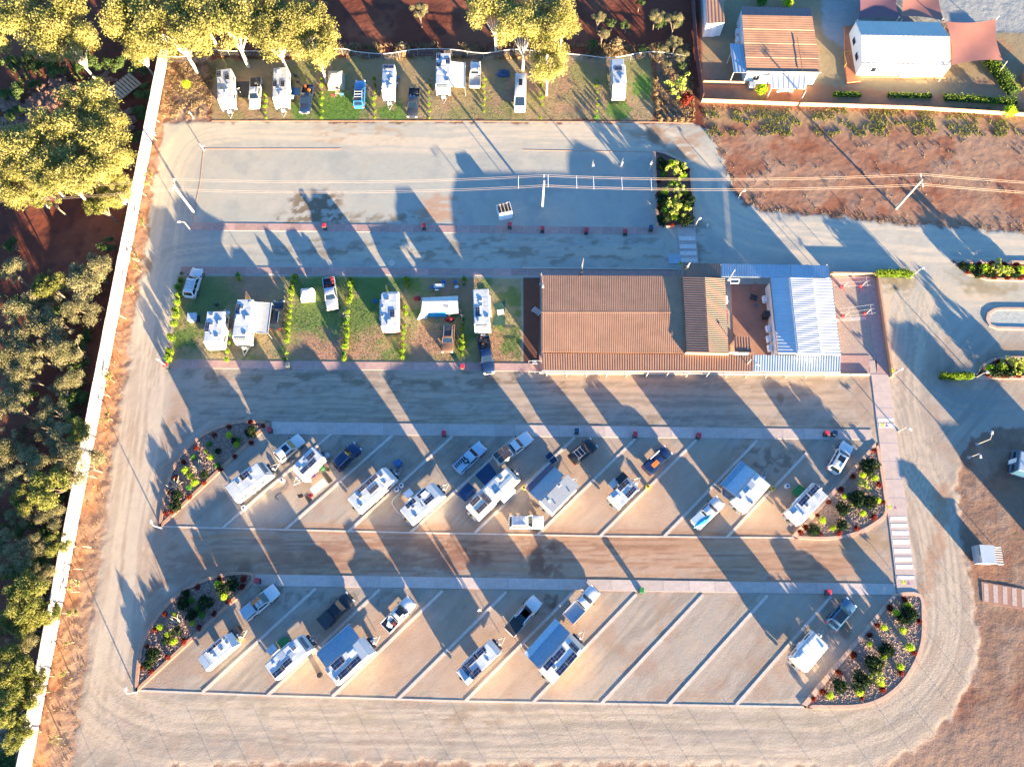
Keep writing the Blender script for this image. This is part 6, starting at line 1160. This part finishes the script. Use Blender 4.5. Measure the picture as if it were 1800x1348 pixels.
box_hedge((1541, 479), (1603, 480), 1.3, 1.5, 'clipped bright green hedge right of the yard wall'); box_hedge((1655, 660), (1710, 661), 1.1, 1.3, 'clipped green hedge left of the lower planted strip')
box_hedge((1465, 164), (1516, 166), 1.3, .6, 'low green hedge in front of the cream cabin, left piece', 420); box_hedge((1560, 166), (1640, 168), 1.3, .55, 'low green hedge in front of the cream cabin, middle piece', 480); box_hedge((1660, 170), (1790, 178), 1.9, .7, 'low green hedge in front of the cream cabin, right piece', 1000); box_hedge((1740, 100), (1785, 160), 3.0, 1.3, 'rough hedge below the coral shade sail', 1300)
shrub(1339, 158, 'lime', 1.5, 'round lime shrub at the corner of the patio awning', 'shrubs beside the brown roofed house', 'lime_shrub'); shrub(1776, 195, 'lime', 1.6, 'lime bush on the tan fence near the right edge', 'bushes on the field edge', 'lime_shrub'); shrub(1190, 152, 'gold', 2.2, 'speckled green bush on the stony plot', 'bushes on the stony plot', 'speckled_bush'); shrub(1207, 172, 'red', 1.8, 'rusty red bush on the stony plot', 'bushes on the stony plot', 'rusty_bush')
shrub(328, 148, 'lime', 1.1, 'single yellow green bush on the stony plot left of the top lawn', 'bushes on the left stony plot'); shrub(708, 84, 'straw', 2.0, 'pinkish dry bush on the wire fence', 'dry bushes on the wire fence', 'dry_bush', hs=.8); shrub(1085, 75, 'straw', 2.0, 'straw coloured bush behind the lone motorhome', 'dry bushes on the wire fence', 'dry_bush', hs=.9); shrub(1340, 2, 'green', 1.5, 'green bush at the top edge behind the brown roofed house', 'bushes behind the house'); shrub(1386, 4, 'lime', 1.5, 'lime bush at the top edge behind the brown roofed house', 'bushes behind the house')

# ------------------------------------------------------------------ trees
def crown_lobes(seed, n, flat=.75):
    rr = random.Random(seed); L = []
    for i in range(n):
        a = rr.random()*6.283; q = math.sqrt(rr.random())*.8; L.append((q*math.cos(a), q*math.sin(a), flat*(.35*(1-q*q)+rr.uniform(-.3, .3)), rr.choice((.12, .16, .22, .3, .36))*rr.uniform(.85, 1.15)))
    return L
TM = {}
for i in range(4):
    lb = crown_lobes(100+i, 32); TM['gum', i] = (nmesh('crown', *rnd_leaves(14000, 1, lb, .033, 100+i, .3, .35, .85, .05), MT['gum']), lb)
    lb = crown_lobes(200+i, 20, .6); TM['olive', i] = (nmesh('crown', *rnd_leaves(6500, 1, lb, .045, 200+i, .3, .4, .85), MT['gumd']), lb)
    lb = crown_lobes(300+i, 18, .55); TM['acacia', i] = (nmesh('crown', *rnd_leaves(6500, 1, lb, .034, 300+i, .4, .4, .8), MT['acacia']), lb)
    lb = crown_lobes(400+i, 14, .5); TM['scrub', i] = (nmesh('crown', *rnd_leaves(3000, 1, lb, .06, 400+i, .5, .45, .8), MT['scrub']), lb)
for i in range(4): TM['sapling', i] = (nmesh('crown', *rnd_leaves(500, 1, crown_lobes(500+i, 9, .6), .09, 500+i, .5, .3, .8), MT['sapl']), crown_lobes(500+i, 9, .6))
TH = dict(sapling=(1.6, 'sapling', 'thin pale sapling'), gum=(8.5, 'gum_tree', 'golden lit gum tree'), olive=(7.6, 'olive_tree', 'olive green tree'), acacia=(5.2, 'acacia_tree', 'grey green acacia'), scrub=(1.8, 'scrub_bush', 'dark green scrub bush'))
def tree(px, py, rpx, kind, label, group, k=None):
    rpx *= {'sapling': 1.1, 'gum': 1.22, 'olive': 1.08, 'acacia': 1.0, 'scrub': .9}[kind]
    hc, nm, _ = TH[kind]
    if ('grove' in label or 'left of the white' in label) and (px, py) != (142, 815): px = min(px, 296+(102-py)*.1935-24*(1.0 if kind != 'scrub' else .8)-rpx*1.22)
    k = random.randrange(4) if k is None else k; x, y = G(px, py, hc); s_ = (CT+0)-((674-py)/F)*ST; r = rpx/(F*s_/(H-hc)); hc2 = min(hc, r*1.6+1) if kind != 'sapling' else hc; 
    me, lb = TM[kind, k]; z0 = zat(x, y)-.1; t = thing(nm, label, {'scrub': 'bush', 'sapling': 'sapling'}.get(kind, 'tree'), (x, y, z0), 0, group); rz = random.random()*6.28
    cr_ = link('crown', me, t, (0, 0, hc2), rz, (r, r, r*.9)); bark = MT['barkw' if kind in ('gum',) else 'barkd']; mb = MB(); fork = hc2*.45
    mb.tube((0, 0, -.3), (random.uniform(-.2, .2), random.uniform(-.2, .2), fork), max(.1, r*.055), 7, max(.07, r*.04))
    for q in lb[::3]:
        p = (r*(q[0]*math.cos(rz)-q[1]*math.sin(rz)), r*(q[0]*math.sin(rz)+q[1]*math.cos(rz)), hc2+q[2]*r*.9); m_ = (p[0]*.45, p[1]*.45, fork+(p[2]-fork)*.6); mb.tube((0, 0, fork*.9), m_, max(.06, r*.028), 5, r*.02); mb.tube(m_, p, r*.02, 4, .02)
    mb.build('trunk', bark, t, smooth=60); return t
TREES = [('gum', 'along the top edge of the photo', [(30, 50, 45), (95, 40, 58), (120, 75, 40), (250, 25, 52), (310, 60, 55), (345, 10, 50), (405, 50, 58), (455, 20, 45), (480, 62, 48), (535, 45, 48), (552, 78, 40), (230, 70, 30), (870, 22, 44), (920, 55, 46), (965, 45, 45), (965, 102, 34), (990, 20, 26)]),
 ('gum', 'in the grove left of the white fence', [(150, 205, 52), (200, 235, 45), (90, 250, 52), (35, 255, 42), (25, 310, 40), (110, 310, 46), (170, 290, 52), (215, 285, 40), (55, 290, 40), (215, 320, 28)]),
 ('olive', 'left of the white fence', [(115, 745, 26), (25, 870, 30), (70, 950, 24), (30, 1080, 28), (40, 1225, 28), (160, 345, 30), (65, 330, 30), (68, 490, 32), (42, 1050, 42), (24, 1175, 42), (12, 1245, 38), (45, 1195, 26), (8, 1090, 34), (62, 1075, 22), (20, 1300, 30), (75, 850, 40), (10, 1010, 30)]),
 ('acacia', 'left of the white fence', [(95, 560, 30), (60, 625, 36), (10, 590, 34), (85, 720, 30), (40, 820, 34), (100, 800, 28), (90, 905, 28), (10, 950, 30), (60, 1005, 30), (30, 1120, 30), (15, 690, 30), (120, 655, 26), (70, 520, 26), (130, 500, 46), (45, 545, 40), (155, 540, 36), (75, 590, 46), (125, 610, 38), (20, 620, 40), (45, 660, 36), (100, 680, 26), (25, 720, 38), (15, 780, 40), (65, 745, 26), (100, 770, 30), (142, 815, 42), (60, 948, 26), (20, 900, 24), (30, 985, 34), (10, 850, 30), (95, 1010, 24), (20, 480, 30), (170, 470, 32)]),
 ('scrub', 'left of the white fence', [(190, 480, 22), (110, 545, 20), (150, 585, 18), (160, 640, 26), (120, 700, 24), (140, 740, 22), (155, 700, 24), (60, 800, 18), (130, 870, 26), (110, 900, 22), (100, 940, 24), (85, 980, 24), (95, 1060, 20), (70, 1110, 22), (35, 1260, 24), (30, 1330, 26), (8, 1340, 24), (40, 1240, 20), (40, 930, 22), (100, 620, 18), (190, 430, 20), (20, 430, 18), (90, 880, 22), (50, 700, 18), (140, 610, 14), (100, 860, 20)]),
 ('scrub', 'in the shaded gully at the top left', [(20, 160, 26), (60, 110, 26), (100, 120, 26), (150, 115, 28), (200, 110, 24), (240, 120, 26), (255, 160, 22), (245, 200, 20), (235, 240, 18), (15, 110, 22), (165, 145, 16), (25, 200, 20), (60, 150, 14)]),
 ('acacia', 'behind the wire fence at the top', [(1055, 12, 13), (1168, 70, 13), (1192, 58, 15), (1203, 80, 14), (1158, 12, 16), (1190, 22, 17), (1062, 40, 13), (735, 6, 18), (1178, 90, 10)]),
 ('scrub', 'behind the wire fence at the top', [(1075, 40, 12), (1100, 45, 12), (1160, 40, 14), (1130, 85, 10), (1190, 40, 12), (1040, 75, 14), (1125, 5, 10), (1200, 115, 10)]),
 ('sapling', 'on the verge inside the white fence', [(247, 390, 9), (235, 450, 9), (226, 505, 9), (191, 665, 14), (186, 733, 11), (128, 1028, 11), (125, 1080, 12), (107, 1182, 9), (95, 1300, 10), (258, 320, 8), (240, 470, 7), (262, 305, 9), (118, 1130, 6)])]
for kind, where, L_ in TREES:
    L_ = sorted(L_, key=lambda q: q[0] if 'top' in where or 'gully' in where else q[1])
    for i, q in enumerate(L_): tree(q[0], q[1], q[2], kind, '%s %s, %s from the %s' % (TH[kind][2], where, nth(i), 'left' if 'top' in where else 'top'), '%ss %s' % (TH[kind][2], where))
# saplings with stakes on the verge
STK = MB().tube((0, 0, 0), (.5, 0, 1.3), .05, 5).mesh('stake', MT['timberp'])
for i, (px, py) in enumerate(((280, 215), (275, 247), (258, 345), (243, 453), (243, 460), (222, 560), (190, 693), (193, 697), (155, 838), (170, 840), (135, 960), (160, 962), (145, 1000), (140, 1040), (140, 1022))):
    x, y, _ = at(px, py); tag(link('stake', STK, None, (x, y, zat(x, y)-.05), random.uniform(2.5, 3.6)), 'leaning timber stake on the verge inside the white fence, %s from the top' % nth(i), 'stake', 'stakes on the verge')

# ------------------------------------------------------------------ uncountable ground stuff
def tufts(name, m, pts, h, w_, blades=4, seed=0, spread=.08):
    rs = np.random.RandomState(seed); P_ = np.repeat(pts, blades, 0); n = len(P_); a = rs.rand(n)*6.283; o = rs.randn(n, 2)*spread
    b = np.stack([P_[:, 0]+o[:, 0], P_[:, 1]+o[:, 1], P_[:, 2]-.03], 1); dx = np.stack([np.cos(a), np.sin(a), 0*a], 1)*(w_*(.6+.8*rs.rand(n)))[:, None]; lean = rs.randn(n, 2)*h*.45; tip = b+np.stack([lean[:, 0], lean[:, 1], h*(.5+.8*rs.rand(n))], 1)
    v = np.stack([b-dx, b+dx, tip], 1).reshape(-1, 3); return tag(link(name, nmesh(name, v, np.arange(n*3).reshape(-1, 3), m)), kind='stuff')
def scatter(n, box, f, seed):
    rs = np.random.RandomState(seed); x = rs.uniform(box[0], box[2], n).astype(np.float32); y = rs.uniform(box[1], box[3], n).astype(np.float32); k = f(x, y) > rs.rand(n); x, y = x[k], y[k]
    ii = np.clip(((x-X0)/GS).round().astype(int), 0, nx-1); jj = np.clip(((y-Y0)/GS).round().astype(int), 0, ny-1); return np.stack([x, y, Zh[jj, ii]], 1)
def at_grid(arr, x, y): return arr[np.clip(((y-Y0)/GS).round().astype(int), 0, ny-1), np.clip(((x-X0)/GS).round().astype(int), 0, nx-1)]
def bb(poly): a = np.array(poly); return (a[:, 0].min(), a[:, 1].min(), a[:, 0].max(), a[:, 1].max())
green = C[..., 1] > C[..., 0]*1.05
tufts('dry_grass', MT['grasst'], scatter(60000, bb(LAWNA+LAWNB), lambda x, y: ((at_grid(sA, x, y) > .1) | (at_grid(sB, x, y) > .15))*np.where(at_grid(green, x, y), .05, .55)*(.3+at_grid(n2, x, y)), 1), .11, .05, 3, 1, .1)
tufts('green_grass', MT['grassg'], scatter(60000, bb(LAWNA+LAWNB), lambda x, y: ((at_grid(sA, x, y) > .1) | (at_grid(sB, x, y) > .15))*np.where(at_grid(green, x, y), .8, .03), 2), .10, .05, 3, 2, .1)
tufts('straw_grass', MT['straw'], scatter(26000, bb(FIELD), lambda x, y: (at_grid(sF, x, y) > -.3)*(sm(at_grid(n2, x, y), .58, .7)*.22+sm(-at_grid(sF, x, y), -1.6, -.2)*.45+sm(y, 88, 91)*.4)*.75, 3), .22, .06, 5, 3, .13)
tufts('verge_grass', MT['straw'], scatter(16000, bb(STRIP), lambda x, y: (at_grid(sS, x, y) > .3)*sm(at_grid(n3, x, y), .5, .62)*.25, 4), .22, .06, 4, 4, .12)
tufts('field_weeds', MT['gumd'], scatter(5000, bb(wp([(1236, 188), (1800, 208), (1800, 240), (1236, 225)])), lambda x, y: (at_grid(n2, x, y) > .5)*.7, 5), .25, .08, 5, 5, .12)
tufts('plot_straw', MT['straw'], np.vstack([scatter(2500, bb(wp([(296, 110), (366, 110), (366, 205), (285, 205)])), lambda x, y: (at_grid(n3, x, y) > .5)*.9, 6), scatter(2500, bb(wp([(1152, 100), (1212, 100), (1212, 212), (1155, 212)])), lambda x, y: (at_grid(n3, x, y) > .5)*.9, 7)]), .3, .07, 5, 6, .15)
tufts('fence_grass', MT['straw'], scatter(9000, bb(wp([(300, 80), (1210, 80), (1210, 103), (300, 103)])), lambda x, y: (at_grid(n2, x, y) > .48)*.6, 8), .55, .07, 5, 7, .2)
tufts('forest_grass', MT['scrub'], scatter(30000, (-100, -20, -48, 100), lambda x, y: (at_grid(wild, x, y) > .9)*sm(at_grid(n2, x, y), .52, .66)*.8*((y < 52) | (y > 86)), 9), .4, .10, 5, 8, .25)
def stones(name, m, pts, r0, r1, seed):
    rs = np.random.RandomState(seed); n = len(pts); base = np.array([(1, 0, 0), (.2, .9, 0), (-.9, .4, 0), (-.6, -.8, 0), (.5, -.85, 0), (.1, .05, .75)]); s = (r0+(r1-r0)*rs.rand(n)**2)[:, None, None]
    v = base[None]*s*(1+.3*rs.randn(n, 6, 3)*.6); a = rs.rand(n)*6.283; ca, sa = np.cos(a)[:, None], np.sin(a)[:, None]; v = np.stack([v[..., 0]*ca-v[..., 1]*sa, v[..., 0]*sa+v[..., 1]*ca, np.abs(v[..., 2])], -1)+pts[:, None, :]
    f = np.array([(0, 1, 5), (1, 2, 5), (2, 3, 5), (3, 4, 5), (4, 0, 5)])[None]+np.arange(n)[:, None, None]*6; return tag(link(name, nmesh(name, v.reshape(-1, 3), f.reshape(-1, 3), m)), kind='stuff')
pp = []
for k, nm in enumerate(list(BW)[:4]):
    b_ = bb(BW[nm]); rs = np.random.RandomState(k); x = rs.uniform(b_[0], b_[2], 9000).astype(np.float32); y = rs.uniform(b_[1], b_[3], 9000).astype(np.float32); s = sdpoly(x, y, BW[nm]) > .35; pp.append(np.stack([x[s], y[s], 0*x[s]+.045], 1)[:3800])
stones('bed_stones', MT['rockp'], np.vstack(pp), .05, .17, 1)
pp = [(0, 0, 0)]; rs = np.random.RandomState(4)
for q in ((40, 205, 34), (15, 230, 30), (95, 155, 30), (85, 175, 26), (120, 165, 22), (180, 150, 20), (195, 210, 22), (215, 215, 18), (60, 190, 30), (10, 180, 20)):
    x, y = G(q[0], q[1]); s_ = q[2]/9.5; n = 130; pp += [(x+rs.randn()*s_*.45, y+rs.randn()*s_*.45, zat(x, y)+rs.rand()*.3-.1) for _ in range(n)]
stones('rubble_rocks', MT['rockm'], np.array(pp[1:]), .15, .75, 2)
t = thing('pallet_stack', 'stack of weathered timber pallets left of the white fence', 'pallet', (*G(223, 158), .5), R(-42))
for k in range(8): MB().box((0, -2.1+k*.6, .3), (3.4, .42, .1)).build('plank', MT['timberp'], t)
for x_ in (-1.4, 0, 1.4): MB().box((x_, 0, .1), (.2, 4.6, .28)).build('bearer', MT['timber'], t)
# cut logs behind the wire fence etc.
heap(1268-500, -40, 1, 1, .4, 'rockm', 'x', 'x', 'x') if False else None
